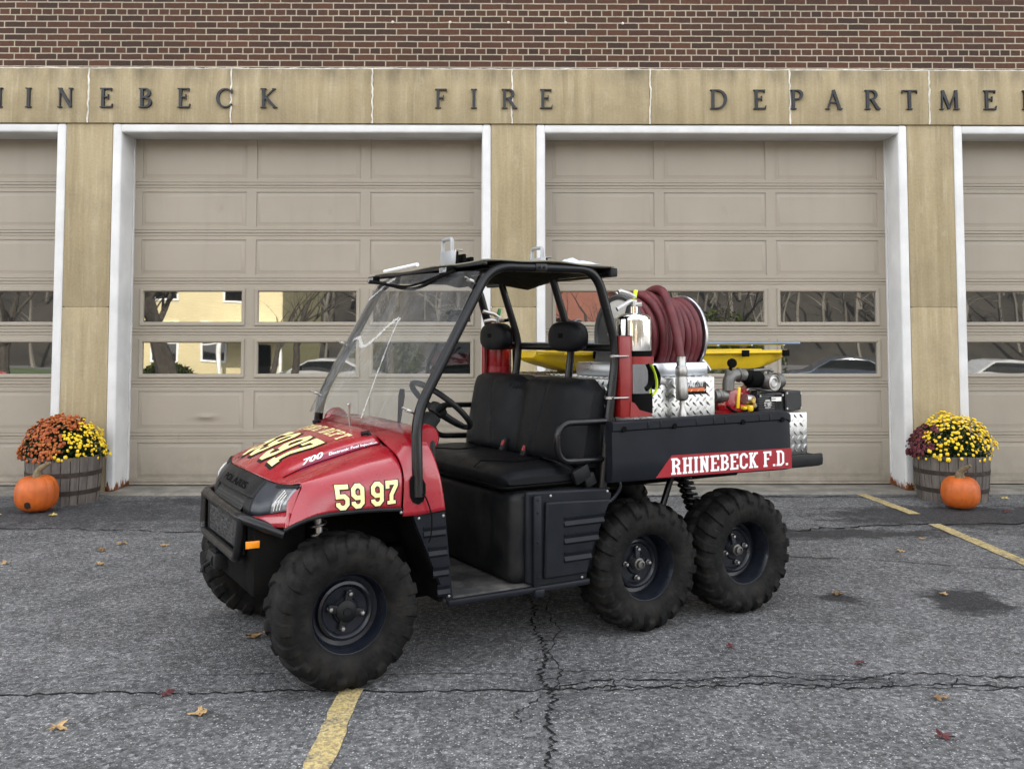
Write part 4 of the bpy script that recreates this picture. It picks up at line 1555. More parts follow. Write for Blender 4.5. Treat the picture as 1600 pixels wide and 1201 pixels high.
# --- chassis, floor, seat base
m = MB()
m.box(-1.38, -.44, -.36, .36, .24, .300, .02)
m.box(-.46, .24, -.36, .36, .34, .50, .02)
m.box(-.46, .26, -.30, .30, .50, .80, .03)
m.box(-1.55, -1.30, -.40, .40, .34, .80, .03)
m.box(-2.62, -1.40, .22, .28, .66, .755, .008)
m.box(-2.62, -1.40, -.28, -.22, .66, .755, .008)
m.build('chassis', M['under'], ut)
m = MB()
m.box(-1.24, -.46, -.68, .68, .292, .322, .012)
m.build('floor_pan', M['floor'], ut)
for s in (1, -1):
    m = MB()
    m.box(-1.245, -.47, s * .655, s * .702, .283, .312, .008)
    m.build('sill', M['charcoal'], ut)
m = MB()
m.box(-1.33, -.815, -.665, .665, .318, .752, .045, seg=5)
m.build('seat_base', M['plastic'], ut)
for s in (1, -1):
    m = MB()
    m.prism([(-.885, .758), (-1.36, .742), (-1.388, .700), (-1.258, .444), (-1.232, .306), (-.945, .304), (-.885, .33)], (0, s * .662, 0), (1, 0, 0), (0, 0, 1), (0, s * .030, 0))
    sp = m.build('side_panel', M['charcoal'], ut, 30)
    bv = sp.modifiers.new('bevel', 'BEVEL'); bv.width = .012; bv.segments = 3; bv.limit_method = 'ANGLE'
    m = MB()
    m.prism([(-.985, .705), (-1.365, .690), (-1.250, .450), (-1.222, .342), (-.975, .342)], (0, s * .690, 0), (1, 0, 0), (0, 0, 1), (0, s * .022, 0))
    sc = m.build('storage_cover', M['charcoal'], ut, 30)
    bv = sc.modifiers.new('bevel', 'BEVEL'); bv.width = .010; bv.segments = 3; bv.limit_method = 'ANGLE'
    m = MB()
    for z, xe in ((.628, -1.318), (.545, -1.285), (.460, -1.242)):
        louvre(m, -1.085, xe, z, z - .054, s * .7115, .010, s)
    m.build('cover_louvres', M['charcoal'], sc, 30, off=(0, 0, 0))
    m = MB()
    m.box(-.960, -.915, s * .692, s * .712, .31, .74, .010)
    for z in (.36, .52, .66, .72):
        m.ball((-.937, s * .714, z), .006, 1)
    m.build('corner_post', M['charcoal'], ut)
    m = MB()
    m.box(-.975, -.92, s * .68, s * .715, .262, .302, .008)
    m.build('sill_bracket', M['charcoal'], ut)

# --- seat
def cushion(name, f, yn, tn, mat):
    m = MB()
    m.grid([[f(-1 + 2 * i / yn, j / tn) for i in range(yn + 1)] for j in range(tn + 1)], closed=False)
    return m
def se(a, p):
    return math.copysign(abs(a) ** p, a)
m = MB()
rows = []
for i in range(49):                       # cushion: rounded slab with two shallow seats
    y = -.635 + 1.27 * i / 48
    e = max(0, 1 - (abs(y) / .635) ** 14)
    row = []
    for k in range(40):
        a = 2 * math.pi * k / 40
        cx, cz = se(math.cos(a), .35), se(math.sin(a), .45)
        x = -1.02 + .225 * cx * (.9 + .1 * e)
        dip = .018 * math.exp(-((abs(y) - .32) / .17) ** 2) * math.exp(-((x + 1.06) / .14) ** 2)
        top = .862 - .030 * max(0, (x + .88) / .1 if x > -.88 else 0) ** 2
        z = (.80 + .060 * cz) if cz < 0 else .80 + (top - .80 - dip) * cz
        row.append(Vector((x, y, .80 + (z - .80) * (.25 + .75 * e ** .5))))
    rows.append(row)
m.grid(rows, closed=True)
m.add(rows[0], [tuple(range(40))]); m.add(rows[-1], [tuple(range(40))])
seat = m.build('seat_cushion', M['vinyl'], ut, 60)
m = MB()
m.tube(fillet([(-1.22, .640, .775), (-.805, .640, .775), (-.79, .62, .775), (-.79, -.62, .775)], .04), .006, 6)
m.build('seat_piping', M['dark'], seat, off=(0, 0, 0))
m = MB()
rows = []
nz_, ny_ = 26, 60
for j in range(nz_ + 1):
    t = j / nz_
    row = []
    for i in range(ny_ + 1):
        u = -1 + 2 * i / ny_
        yy = .63 * u
        ez = (1 - abs(2 * t - 1) ** 8)
        ey = (1 - abs(u) ** 12)
        e = max(0, ez * ey) ** .5
        seatb = .045 * (1 - min(1, abs((abs(yy) - .315) / .30)) ** 3)
        groove = -.012 * math.exp(-((abs(yy) - (.21 + .10 * t)) / .010) ** 2) if t < .93 else 0
        tz = .838 + .437 * t - .022 * t * math.exp(-(yy / .06) ** 2)
        corner = .06 * max(0, abs(u) - .86) / .14
        tz -= corner * t * t
        row.append(Vector((-1.225 - .075 * t + (.03 + seatb + groove) * e - .02, yy, tz)))
    rows.append(row)
m.grid(rows)
back = [[p + Vector((-.075 - (p.x + 1.245 + .075 * (j / nz_)) * .0, 0, 0)) for p in r] for j, r in enumerate(rows)]
back = [[Vector((-1.36 - .03 * j / nz_, p.y, p.z)) for p in r] for j, r in enumerate(rows)]
m.grid([r[::-1] for r in back])
m.grid([rows[-1], back[-1]]); m.grid([rows[0], back[0]])
m.grid([[r[0] for r in rows], [r[0] for r in back]]); m.grid([[r[-1] for r in rows], [r[-1] for r in back]])
sb = m.build('seat_back', M['vinyl'], ut, 50)
m = MB()
font_decal(m, 'POLARIS', lambda u, v, l: Vector((-1.2335 + .0 * u, -.075 + .17 * u, 1.205 + .17 * v)), 0, .02)
m.build('embossed_name', M['dark'], sb, 0, off=(0, 0, 0))
for yc in (.325, -.465):
    m = MB()
    vs, fs = [], []
    n1, n2 = 40, 20
    for a in range(n2 + 1):
        ph = -math.pi / 2 + math.pi * a / n2
        for b in range(n1):
            th = 2 * math.pi * b / n1
            x = -1.365 + .048 * se(math.sin(ph), .6)
            rr = abs(math.cos(ph)) ** .55
            vs.append((x, yc + .160 * rr * se(math.cos(th), .62) * (1 - .06 * math.sin(th)), 1.495 + .082 * rr * se(math.sin(th), .75)))
    for a in range(n2):
        for b in range(n1):
            c = (b + 1) % n1
            fs.append((a * n1 + b, a * n1 + c, (a + 1) * n1 + c, (a + 1) * n1 + b))
    m.add(vs, fs)
    hr = m.build('headrest', M['vinyl'], ut, 60)
    m = MB()
    m.box(-1.319, -1.3155, yc - .022, yc + .022, 1.487, 1.512, .001)
    m.build('headrest_badge', M['dark'], hr, off=(0, 0, 0))
for yc, z in ((-.07, .868), (.16, .862)):
    m = MB()
    m.obox((-1.20, yc, z + .018), ((.013, 0, .010), (0, .020, 0), (-.018, 0, .034)), .006)
    bk = m.build('belt_buckle', M['plastic'], ut)
    m = MB()
    m.obox((-1.190, yc, z + .030), ((.006, 0, .004), (0, .013, 0), (-.006, 0, .014)), .002)
    m.build('red_button', M['extred'], bk, off=(0, 0, 0))
m = MB()
m.obox((-1.215, .665, .815), ((.045, 0, -.02), (0, .016, 0), (.014, 0, .034)), .008)
m.obox((-1.265, .66, .785), ((.03, 0, -.012), (0, .02, 0), (.012, 0, .03)), .008)
m.tube(catmull([(-1.16, .66, .84), (-1.12, .60, .872), (-1.16, .45, .868), (-1.20, .35, .862)], 6), .018, 8, flat=.2)
m.build('seat_belt', M['plastic'], ut)

for yy in (-.32, .32):
    m = MB()
    P = [Vector((-.80 - .42 * k / 12, yy + (.19 if yy > 0 else -.19) * 0, .868 - .018 * math.exp(-((-.80 - .42 * k / 12 + 1.06) / .14) ** 2) - (.03 if k == 0 else 0))) for k in range(13)]
    m.tube(P, .0035, 5)
    m.build('seat_seam', M['dark'], seat, off=(0, 0, 0))
for s in (1, -1):
    for x, z in ((-.325, .69), (-.445, .69), (-.475, .33), (-.235, .725)):
        m = MB()
        m.lathe([(.007, 0), (.006, .003), (0, .004)], (x, s * (.695 if x != -.235 else .704), z), (0, s, 0), 10)
        m.build('panel_screw', M['steel'], ut)
    for x, z in ((-1.20, .322), (-1.355, .725), (-1.02, .73)):
        m = MB()
        m.lathe([(.007, 0), (.006, .003), (0, .004)], (x, s * .692, z), (0, s, 0), 10)
        m.build('panel_screw', M['steel'], ut)
    m = MB()
    m.tube(catmull([tuple(on_hood_top(x, s * y, .0006)) for x, y in ((.20, .395), (.12, .405), (.04, .42), (-.05, .435), (-.14, .448), (-.235, .46))], 6), .0022, 6)
    m.build('hood_seam', M['dark'], hood, off=(0, 0, 0))

# --- steering
m = MB()
sc_ = Vector((-.630, .285, 1.152))
a_ = R(50)
e1, e2 = Vector((0, 1, 0)), Vector((math.sin(a_), 0, math.cos(a_)))
en = Vector((-math.cos(a_), 0, math.sin(a_)))
m.tube([sc_ + .178 * (math.cos(t) * e1 + math.sin(t) * e2) for t in [2 * math.pi * i / 48 for i in range(48)]], .0145, 10, closed=True)
for t in (.25, 2.9, 4.71):
    d = math.cos(t) * e1 + math.sin(t) * e2
    m.tube([sc_ - en * .035, sc_ + d * .09 - en * .02, sc_ + d * .172], .013, 8, rad=[.024, .016, .011])
m.lathe([(0, -.06), (.040, -.055), (.050, -.03), (.046, -.01), (.03, 0), (0, .002)], sc_, en, 20)
m.build('steering_wheel', M['plastic'], ut)
m = MB()
m.tube([sc_ - en * .05, sc_ - en * .34], .026, 12)
m.obox(sc_ - en * .12, (en * .06, e1 * .045, e2 * .035), .015)
m.build('steering_column', M['plastic'], ut)

# --- roll cage
TR = .0245
def cage_side(s):
    return fillet([(-.318, s * .700, .785), (-.318, s * .690, .93), (-.325, s * .662, 1.145), (-.712, s * .645, 1.832), (-1.325, s * .645, 1.836), (-1.452, s * .650, 1.435), (-1.385, s * .660, 1.06), (-1.345, s * .660, .74)], .11, 8)
for s in (1, -1):
    m = MB()
    m.tube(cage_side(s), TR, 16)
    m.build('roll_cage_hoop', M['tube'], ut, 60)
    m = MB()
    m.tube(fillet([(-1.365, s * .665, 1.070), (-1.055, s * .70, 1.075), (-1.055, s * .70, .888), (-1.345, s * .665, .882)], .085, 8), .0165, 12)
    m.build('hip_bar', M['tube'], ut, 60)
for x, z in ((-.73, 1.815), (-1.30, 1.82), (-1.448, 1.437)):
    m = MB()
    m.tube([(x, -.64, z), (x, .64, z)], TR * .88, 12)
    m.build('cage_crossbar', M['tube'], ut, 60)
for y in (.265, -.300):
    m = MB()
    m.tube(fillet([(-1.305, y, 1.815), (-1.432, y, 1.45), (-1.395, y, 1.18)], .08), TR * .85, 12)
    m.build('headrest_post', M['tube'], ut, 60)
m = MB()
m.box(-1.02, -.95, .630, .674, 1.812, 1.852, .008)
for x in (-.972, -.998):
    m.ball((x, .677, 1.833), .0075, 1)
m.build('cage_joint', M['tube'], ut)

# --- roof and what is wired to it
m = MB()
rows = []
for i in range(15):
    x = -.655 - .765 * i / 14
    z = 1.858 + .012 * math.sin(math.pi * i / 14) - .008 * i / 14
    rows.append([Vector((x, -.675 + 1.35 * k / 10, z + .004 * math.sin(k * 1.3 + i))) for k in range(11)])
m.grid(rows)
M['tanroof'] = plain('dusty_tan_roof', (.20, .185, .14), .8)
rf = m.build('roof', M['tanroof'], ut, 40)
solidify(rf, .007)
m = MB()
m.box(-1.445, -1.40, -.66, .67, 1.800, 1.845, .006)
m.build('rear_light_bar', M['plastic'], ut)
m = MB()
rows = []
rnd = random.Random(4)
for i in range(13):
    x = -.665 - .745 * i / 12
    rows.append([Vector((x, -.655 + 1.31 * k / 16, 1.822 - .052 * math.sin(math.pi * k / 16) * (.5 + .5 * math.sin(i * .9 + k * .6)) - .012 * rnd.random())) for k in range(17)])
m.grid(rows)
m.build('headliner', M['dark'], ut, 60)
m = MB()
m.box(-.685, -.655, -.67, .67, 1.832, 1.852, .005)
fb = m.build('front_rail', M['tube'], ut)
for y in (-.63, .34):
    m = MB()
    m.box(-.654, -.612, y - .045, y + .045, 1.805, 1.845, .006)
    l = m.build('work_light', M['dark'], ut)
    m = MB()
    m.box(-.6125, -.609, y - .038, y + .038, 1.812, 1.838, .001)
    m.build('light_lens', M['lens'], l, off=(0, 0, 0))
m = MB()
m.tube([(-.672, -.56, 1.872), (-.672, -.10, 1.884)], .011, 10)
m.build('light_tube', M['white'], ut)
m = MB()
m.tube(catmull([(-.60, -.60, 1.815), (-.585, -.45, 1.80), (-.58, -.25, 1.775), (-.58, -.02, 1.745), (-.585, .15, 1.752), (-.60, .32, 1.79), (-.62, .45, 1.815)], 6), .009, 8, rad=None)
m.tube(catmull([(-.60, -.58, 1.805), (-.57, -.3, 1.785), (-.58, 0, 1.76), (-.60, .34, 1.80)], 6), .006, 8)
m.build('wiring_loom', M['dark'], ut)

# --- windshield
def ws(u, v):
    """u across 0..1, v up 0..1"""
    y = -.665 + 1.33 * u
    p0, p1 = Vector((-.262, y, 1.068)), Vector((-.655, y * .985, 1.805))
    p = p0.lerp(p1, v)
    return p + Vector((.035, 0, .018)) * math.sin(math.pi * u) ** .7 + Vector((.006 * math.sin(9 * u + 4 * v), 0, .004 * math.sin(7 * v + 5 * u)))
m = MB()
m.grid([[ws(i / 24, j / 24) for i in range(25)] for j in range(25)])
wsd = m.build('windshield', M['shield'], ut, 60)
def smear(pts, w, seed_):
    rnd = random.Random(seed_)
    P = catmull([(p[0], p[1], 0) for p in pts], 9)
    rows = []
    for i, p in enumerate(P):
        d = (P[min(i + 1, len(P) - 1)] - P[max(i - 1, 0)]).normalized()
        n = Vector((-d.y, d.x, 0)) * w * rnd.uniform(.3, 1.1)
        row = []
        for k in (-1, 1):
            q = p + n * k
            row.append(ws(q.x, q.y) + Vector((.004, 0, .002)))
        rows.append(row)
    return rows
M['scuff'] = plain('pale_scuff', (.62, .62, .60), .6)
def m_film():
    t = NT('scuffed_film')
    out = t.n['Material Output']
    tr = t.new('BsdfTransparent')
    mx = t.new('MixShader')
    t.link(t.ramp(t.noise(60, 6, .7), [(.35, .15), (.65, .75)]), mx.inputs[0])
    t.link(tr.outputs[0], mx.inputs[1])
    t.set(Base_Color=(.66, .66, .64), Roughness=.6)
    t.link(t.b.outputs[0], mx.inputs[2])
    t.link(mx.outputs[0], out.inputs[0])
    return t.m
M['film'] = m_film()
m = MB()
SM = [((.13, .545), (.20, .555), (.27, .50), (.33, .495), (.42, .555), (.50, .63), (.56, .67), (.585, .655)), ((.575, .665), (.58, .55), (.60, .40), (.62, .25), (.65, .08), (.66, .02))]
for k, pts in enumerate(SM):
    m.grid(smear(pts, .017 if k == 0 else .008, k))
m.grid(smear(((.04, .86), (.12, .90), (.22, .96), (.30, .985)), .018, 7))
m.build('scuff_mark', M['film'], wsd, 0, off=(0, 0, 0))
for s, v in ((1, .12), (-1, .13), (-1, .52), (1, .93)):
    p = ws(.985 if s > 0 else .015, v)
    m = MB()
    m.obox(p + Vector((.012, 0, .006)), ((.012, 0, .005), (0, .016, 0), (-.003, 0, .006)), .002)
    m.cyl(p + Vector((-.02, 0, -.01)), p + Vector((.045, s * .01, .022)), .0045, 8)
    m.build('windshield_clamp', M['steel'], ut)
m = MB()
p = ws(.60, .0)
m.tube([p + Vector((.02, -.01, -.03)), p + Vector((.03, .0, .03)), p + Vector((.035, .018, .075))], .006, 8)
m.ball(p + Vector((.038, .02, .078)), .012, 1, sc=(1, 1.4, .6))
m.build('wiper_stub', M['steel'], ut)
m = MB()
p = Vector((-.40, .30, 1.075))
m.prism([(-.012, 0), (.012, 0), (.034, .13), (.022, .165), (-.022, .165), (-.034, .13)], p, (0, 1, 0), (-.1, 0, 1), (.006, 0, 0))
m.build('dash_paddle', M['plastic'], ut)

# --- bull bar, radiator grille, winch
m = MB()
m.tube(fillet([(.245, -.585, .70), (.365, -.39, .712), (.378, 0, .712), (.378, .39, .705), (.232, .560, .652)], .06, 6), .0235, 14)
m.build('bull_bar', M['tube'], ut, 60)
m = MB()
m.tube(fillet([(.365, -.385, .712), (.372, -.375, .525), (.392, .375, .530), (.378, .385, .705)], .05, 6), .021, 12)
m.build('lower_guard', M['tube'], ut, 60)
m = MB()
m.box(.345, .362, -.34, .34, .535, .69, .004)
g_ = m.build('radiator_guard', M['plastic'], ut)
m = MB()
m.grid([[Vector((.3665, -.27, .553)), Vector((.3665, .27, .553))], [Vector((.3665, -.27, .672)), Vector((.3665, .27, .672))]])
m.build('wire_grille', M['mesh'], g_, 0, off=(0, 0, 0))
m = MB()
m.box(.10, .34, -.43, .43, .36, .70, .03)
m.prism([(.34, .50), (.30, .36), (-.10, .30), (-.10, .45)], (0, -.34, 0), (1, 0, 0), (0, 0, 1), (0, .68, 0))
m.build('front_frame', M['under'], ut)
m = MB()
m.box(.312, .372, .4335, .4375, .582, .613, .001)
m.build('side_reflector', M['amber'], ut)
m = MB()
m.box(.33, .40, -.17, -.02, .40, .475, .012)
m.cyl((.365, -.14, .437), (.365, -.05, .437), .045, 16)
m.tube([(.40, -.08, .43), (.44, -.07, .41), (.445, -.06, .39)], .012, 8)
m.build('winch', M['plastic'], ut)

# --- suspension
for s in (1, -1):
    m = MB()
    m.cyl((.03, s * .44, .42), (.045, s * .40, .74), .020, 10)
    for k in range(40):
        pass
    m.tube([(.03 + .015 * t + .036 * math.cos(2 * math.pi * 7 * t), s * (.44 - .04 * t) + .036 * math.sin(2 * math.pi * 7 * t), .45 + .27 * t) for t in [i / 84 for i in range(85)]], .006, 6)
    m.build('front_shock', M['steel'], ut, 60)
    m = MB()
    m.tube([(.10, s * .30, .40), (.0, s * .52, .33), (-.10, s * .30, .40)], .018, 8)
    m.tube([(.08, s * .30, .52), (.0, s * .52, .45), (-.08, s * .30, .52)], .015, 8)
    m.build('control_arm', M['under'], ut, 60)
    m = MB()
    m.cyl((-2.07, s * .42, .74), (-2.155, s * .45, .44), .022, 12)
    m.tube([(-2.07 - .085 * t + .042 * math.cos(2 * math.pi * 8 * t), s * (.42 + .03 * t) + .042 * math.sin(2 * math.pi * 8 * t), .72 - .25 * t) for t in [i / 110 for i in range(111)]], .009, 6)
    m.build('rear_shock', M['tube'], ut, 60)
    m = MB()
    m.tube([(-1.985, s * .44, .745), (-1.87, s * .44, .47)], .018, 10)
    m.build('bed_strut', M['tube'], ut, 60)
    m = MB()
    m.tube([(-1.55, s * .42, .36), (-1.93, s * .42, .43), (-2.30, s * .42, .36)], .042, 10)
    m.box(-2.0, -1.86, s * .36, s * .47, .36, .50, .02)
    m.build('walking_beam', M['under'], ut)
m = MB()
for x in (-1.60, -2.265):
    m.cyl((x, -.52, .325), (x, .52, .325), .032, 12)
    m.box(x - .10, x + .10, -.10, .10, .24, .42, .03)
m.box(-2.2, -1.3, -.20, .20, .34, .50, .03)
m.build('rear_axle', M['under'], ut)
m = MB()
m.tube(catmull([(-1.42, .50, .60), (-1.50, .52, .64), (-1.56, .52, .70), (-1.55, .52, .74)], 5), .011, 8)
m.build('bed_latch', M['slate'], ut)

# --- cargo bed
def bed_side(s):
    m = MB()
    n = 24
    secs = []
    for i in range(n + 1):
        t = i / n
        x = -1.352 - 1.25 * t
        zb = .772 - .020 * t
        zt = 1.072 + .008 * t
        k = max(0, (t - .955) / .045)
        zt -= .018 * k * k
        yo = .742 - .02 * k ** 2
        secs.append([Vector((x, s * y, z)) for y, z in ((yo - .045, zb), (yo - .010, zb), (yo - .002, zb + .012), (yo, zb + .10), (yo - .003, zt - .052), (yo + .006, zt - .044), (yo + .006, zt - .008), (yo - .004, zt), (yo - .05, zt), (yo - .055, zt - .03), (yo - .05, zb + .02))])
    m.grid(secs, closed=True)
    m.add(secs[0], [tuple(range(11))]); m.add(secs[-1], [tuple(range(11))])
    return m
for s in (1, -1):
    bs = bed_side(s).build('bed_side', M['charcoal'], ut, 40)
    for x in (-1.42, -1.745, -2.22, -2.515):
        m = MB()
        m.cyl((x, s * .735, 1.033), (x, s * .7525, 1.033), .0145, 14)
        m.build('bed_tie_hole', M['dark'], bs, off=(0, 0, 0))
    for x in (-1.58, -1.66, -1.90, -2.02, -2.10, -2.35, -2.43):
        m = MB()
        m.box(x, x + .012, s * .747, s * .7505, 1.032, 1.066, .001)
        m.build('rim_rib', M['charcoal'], bs, off=(0, 0, 0))
m = MB()
m.box(-2.60, -1.36, -.70, .70, .765, .79, .004)
m.box(-1.385, -1.355, -.70, .70, .765, 1.065, .008)
m.build('bed_floor', M['plastic'], ut)
m = MB()
m.box(-2.955, -2.605, -.66, .64, .735, .790, .018)
m.box(-2.965, -2.90, -.66, .64, .745, .800, .02)
m.box(-2.95, -2.62, .625, .645, .742, .81, .008)
m.build('tailgate', M['plastic'], ut)
# red stripe and its lettering, on the near side and the far side
for s in (1,):
    m = MB()
    pl = [(-1.622, .7765), (-1.728, .884), (-2.588, .872), (-2.588, .760)]
    m.prism(pl, (0, s * .7425, 0), (1, 0, 0), (0, 0, 1), (0, s * .0012, 0))
    dk = m.build('stripe_decal', M['stripe'], ut, 0)
    txt, W3 = lay_text('RHINEBECK F.D.', slab(.150, .50, .125), .075, .26)
    for q, ch in txt:
        m = MB()
        decal(m, q, lambda u, v, l: Vector((-1.722 - .835 * u / W3, s * (.7449 + l * .4), .785 - .006 * u / W3 + .084 * v + .003 * 0)), sub=1)
        m.build('stripe_letter', M['white'], dk, 0, off=(0, 0, 0), normals=False)

# --- extinguisher bracket (bolted to the cage), cables
m = MB()
m.box(-1.515, -1.445, .600, .612, 1.085, 1.500, .004)
m.box(-1.452, -1.444, .600, .690, 1.085, 1.500, .003)
m.box(-1.515, -1.508, .600, .690, 1.085, 1.500, .003)
m.box(-1.508, -1.452, .683, .690, 1.085, 1.495, .002)
m.prism([(-1.50, 1.085), (-1.505, 1.165), (-1.53, 1.155), (-1.56, 1.12), (-1.635, 1.10), (-1.645, 1.085)], (0, .688, 0), (1, 0, 0), (0, 0, 1), (0, .006, 0))
m.box(-1.645, -1.50, .52, .690, 1.083, 1.095, .003)
m.lathe([(.096, -.020), (.101, -.020), (.101, .020), (.096, .020)], (-1.600, .600, 1.372), (0, 0, 1), 36, closed=True)
m.build('extinguisher_bracket', M['bracket'], ut, 40)
for z in (1.395, 1.185):
    m = MB()
    m.tube([(-1.40, .69, z), (-1.47, .705, z), (-1.49, .694, z)], .0045, 6)
    m.lathe([(.0262, -.006), (.0285, -.006), (.0285, .006), (.0262, .006)], (-1.44 if z > 1.3 else -1.405, .652, z), (0, 0, 1), 20, closed=True)
    m.build('bracket_clamp', M['steel'], ut)
m = MB()
m.box(-1.36, -1.345, -.62, -.58, 1.05, 1.45, .003)
m.box(-1.56, -1.345, -.70, -.52, 1.075, 1.09, .003)
m.build('extinguisher_bracket', M['bracket'], ut, 40)
m = MB()
m.tube(catmull([(-.335, .715, .80), (-.35, .722, .775), (-.375, .722, .70), (-.372, .724, .62), (-.362, .722, .585)], 6), .0035, 6)
m.build('loose_cable', M['dark'], ut)

# --- tool holders on the roof
M['paleplate'] = plain('pale_grey_metal', (.34, .35, .36), .45, .3)
def tool_holder(x, y, z, k=1, label='', name='tool_holder'):
    t = vthing(name, label, 'tool holder', (x, y, z), 'tool holders on the vehicle roof')
    m = MB()
    m.box(x - .012, x + .012, y - .065, y + .065, z, z + .085 * k, .004)
    m.tube(fillet([(x, y - .055, z + .08 * k), (x, y - .055, z + .155 * k), (x, y + .055, z + .155 * k), (x, y + .055, z + .08 * k)], .02), .010, 8)
    m.build('plate', M['paleplate'], t)
    for i in range(3):
        m = MB()
        m.box(x - .03 - .045 * i - .012, x - .03 - .045 * i + .008, y - .02, y + .05, z, z + .085 * k - .014 * i, .006)
        m.build('jaw', M['dark'], t)
    m = MB()
    m.tube([(x - .01, y + .06, z), (x - .02, y + .055, z + .09 * k), (x - .06, y + .05, z + .09 * k)], .005, 6)
    m.build('pin', M['steel'], t)
tool_holder(-.745, .12, 1.868, .88, 'silver handled tool holder at the front edge of the vehicle roof')
tool_holder(-1.36, .02, 1.870, .8, 'smaller silver tool holder at the rear edge of the vehicle roof')
m = MB()
rnd = random.Random(9)
rows = []
for i in range(12):
    rows.append([Vector((-1.24 - .19 * i / 11, .28 + .28 * k / 9 , 1.872 + (.042 * math.sin(math.pi * i / 11) * math.sin(math.pi * k / 9) * rnd.uniform(.4, 1.0)) if 0 < i < 11 and 0 < k < 9 else 1.869 )) for k in range(10)])
m.grid(rows)
base = vw(-1.33, .42, 1.869)
o = m.build('plastic_bag', M['paper'], None, 0, off=(-1.33, .42, 1.869))
o.location = base
o.rotation_euler = (0, 0, VR)
tag(o, 'crumpled pale blue plastic bag lying on the rear of the vehicle roof', 'bag')

# --- diamond plate: real raised bars
def diamonds(m, o, u, v, n, w, h, pitch=.050, L=.0185, W=.0068, hgt=.0050):
    o, u, v, n = Vector(o), Vector(u).normalized(), Vector(v).normalized(), Vector(n).normalized()
    i = 0
    y = pitch * .4
    while y < h - pitch * .2:
        x = pitch * .4 + (pitch * .5 if i % 2 else 0)
        while x < w - pitch * .2:
            s = 1 if i % 2 else -1
            d = (u + v * s).normalized()
            e = n.cross(d)
            c = o + u * x + v * y
            a = [c - d * L, c - e * W, c + d * L, c + e * W]
            top = [c - d * L * .55 + n * hgt, c - e * W * .4 + n * hgt, c + d * L * .55 + n * hgt, c + e * W * .4 + n * hgt]
            k = len(a)
            m.add(a + top, [(4, 5, 6, 7)] + [(q, (q + 1) % 4, 4 + (q + 1) % 4, 4 + q) for q in range(4)])
            x += pitch * .5 * 2
        y += pitch * .5
        i += 1

M['engine'] = plain('engine_black', (.006, .006, .0065), .38, var=.3, bump=.1)
M['brass'] = plain('brass', (.55, .38, .12), .3, 1)
sk = vthing('pump_skid', 'diamond plate water tank skid with red pump and black engine in the vehicle bed', 'fire pump', (-2.0, 0, .792))
m = MB()
m.box(-2.245, -1.52, -.62, .50, .792, 1.268, .006)
diamonds(m, (-1.525, .5005, .80), (-1, 0, 0), (0, 0, 1), (0, 1, 0), .715, .465)
diamonds(m, (-1.5195, -.615, .80), (0, 1, 0), (0, 0, 1), (1, 0, 0), 1.11, .465)
diamonds(m, (-1.525, -.615, 1.2685), (0, 1, 0), (-1, 0, 0), (0, 0, 1), 1.11, .715, .05)
m.build('tank', M['plate'], sk, 30)
m = MB()
m.box(-2.180, -2.030, .5012, .5040, 1.172, 1.240, .001)
lb = m.build('maker_plate', M['black'], sk)
m = MB()
font_decal(m, 'FIRE', lambda u, v, l: Vector((-2.043 - .058 * u, .5048, 1.215 + .075 * v)), .35, .03)
font_decal(m, 'LITE', lambda u, v, l: Vector((-2.103 - .055 * u, .5048, 1.215 + .065 * v)), .35, .0)
m.build('maker_name', M['white'], lb, 0, off=OFF[sk])
m = MB()
m.box(-2.165, -2.043, .5042, .5047, 1.190, 1.210)
m.build('maker_band', M['orange'], lb, 0, off=OFF[sk])
m = MB()
m.box(-2.87, -2.60, -.45, .60, .805, 1.052, .005)
diamonds(m, (-2.602, .6005, .81), (-1, 0, 0), (0, 0, 1), (0, 1, 0), .262, .24)
m.build('tail_box', M['plate'], sk, 30)
m = MB()
m.lathe([(.0, -.05), (.075, -.045), (.095, -.02), (.098, .02), (.07, .05), (0, .055)], (-2.42, .42, 1.10), (0, 1, 0), 30)
m.box(-2.50, -2.36, .36, .47, 1.12, 1.19, .015)
m.prism([(-2.30, 1.03), (-2.33, 1.075), (-2.40, 1.11), (-2.50, 1.10), (-2.52, 1.03)], (0, .35, 0), (1, 0, 0), (0, 0, 1), (0, .16, 0))
m.prism([(-2.46, 1.16), (-2.56, 1.21), (-2.56, 1.13), (-2.48, 1.11)], (0, .40, 0), (1, 0, 0), (0, 0, 1), (0, .05, 0))
m.build('pump_housing', M['extred'], sk, 40)
m = MB()
m.cyl((-2.27, .46, 1.155), (-2.36, .46, 1.155), .034, 18)
m.lathe([(.036, 0), (.042, .01), (.036, .02)], (-2.30, .46, 1.155), (-1, 0, 0), 18)
m.tube(catmull([(-2.375, .47, 1.185), (-2.38, .47, 1.245), (-2.42, .47, 1.272), (-2.50, .47, 1.270)], 5), .034, 16)
m.cyl((-2.378, .47, 1.255), (-2.378, .47, 1.305), .022, 14)
m.lathe([(.038, 0), (.043, .008), (.038, .016)], (-2.445, .47, 1.272), (-1, 0, 0), 18)
m.build('discharge_elbow', M['castiron'], sk, 40)
m = MB()
m.lathe([(0, 0), (.026, 0), (.028, .010), (.026, .022), (0, .024)], (-2.372, .50, 1.342), Vector((.35, .9, 0)), 24)
m.cyl((-2.378, .485, 1.30), (-2.378, .49, 1.325), .01, 10)
m.build('pressure_gauge', M['dark'], sk, 40)
m = MB()
m.cyl((-2.50, .47, 1.262), (-2.54, .47, 1.255), .038, 18)
m.lathe([(.046, 0), (.052, .02), (.052, .07), (.046, .09)], (-2.53, .47, 1.245), (-1, 0, 0), 22)
m.build('swivel_coupling', M['dark'], sk, 40)
m = MB()
m.cyl((-2.60, .47, 1.235), (-2.76, .47, 1.232), .040, 20)
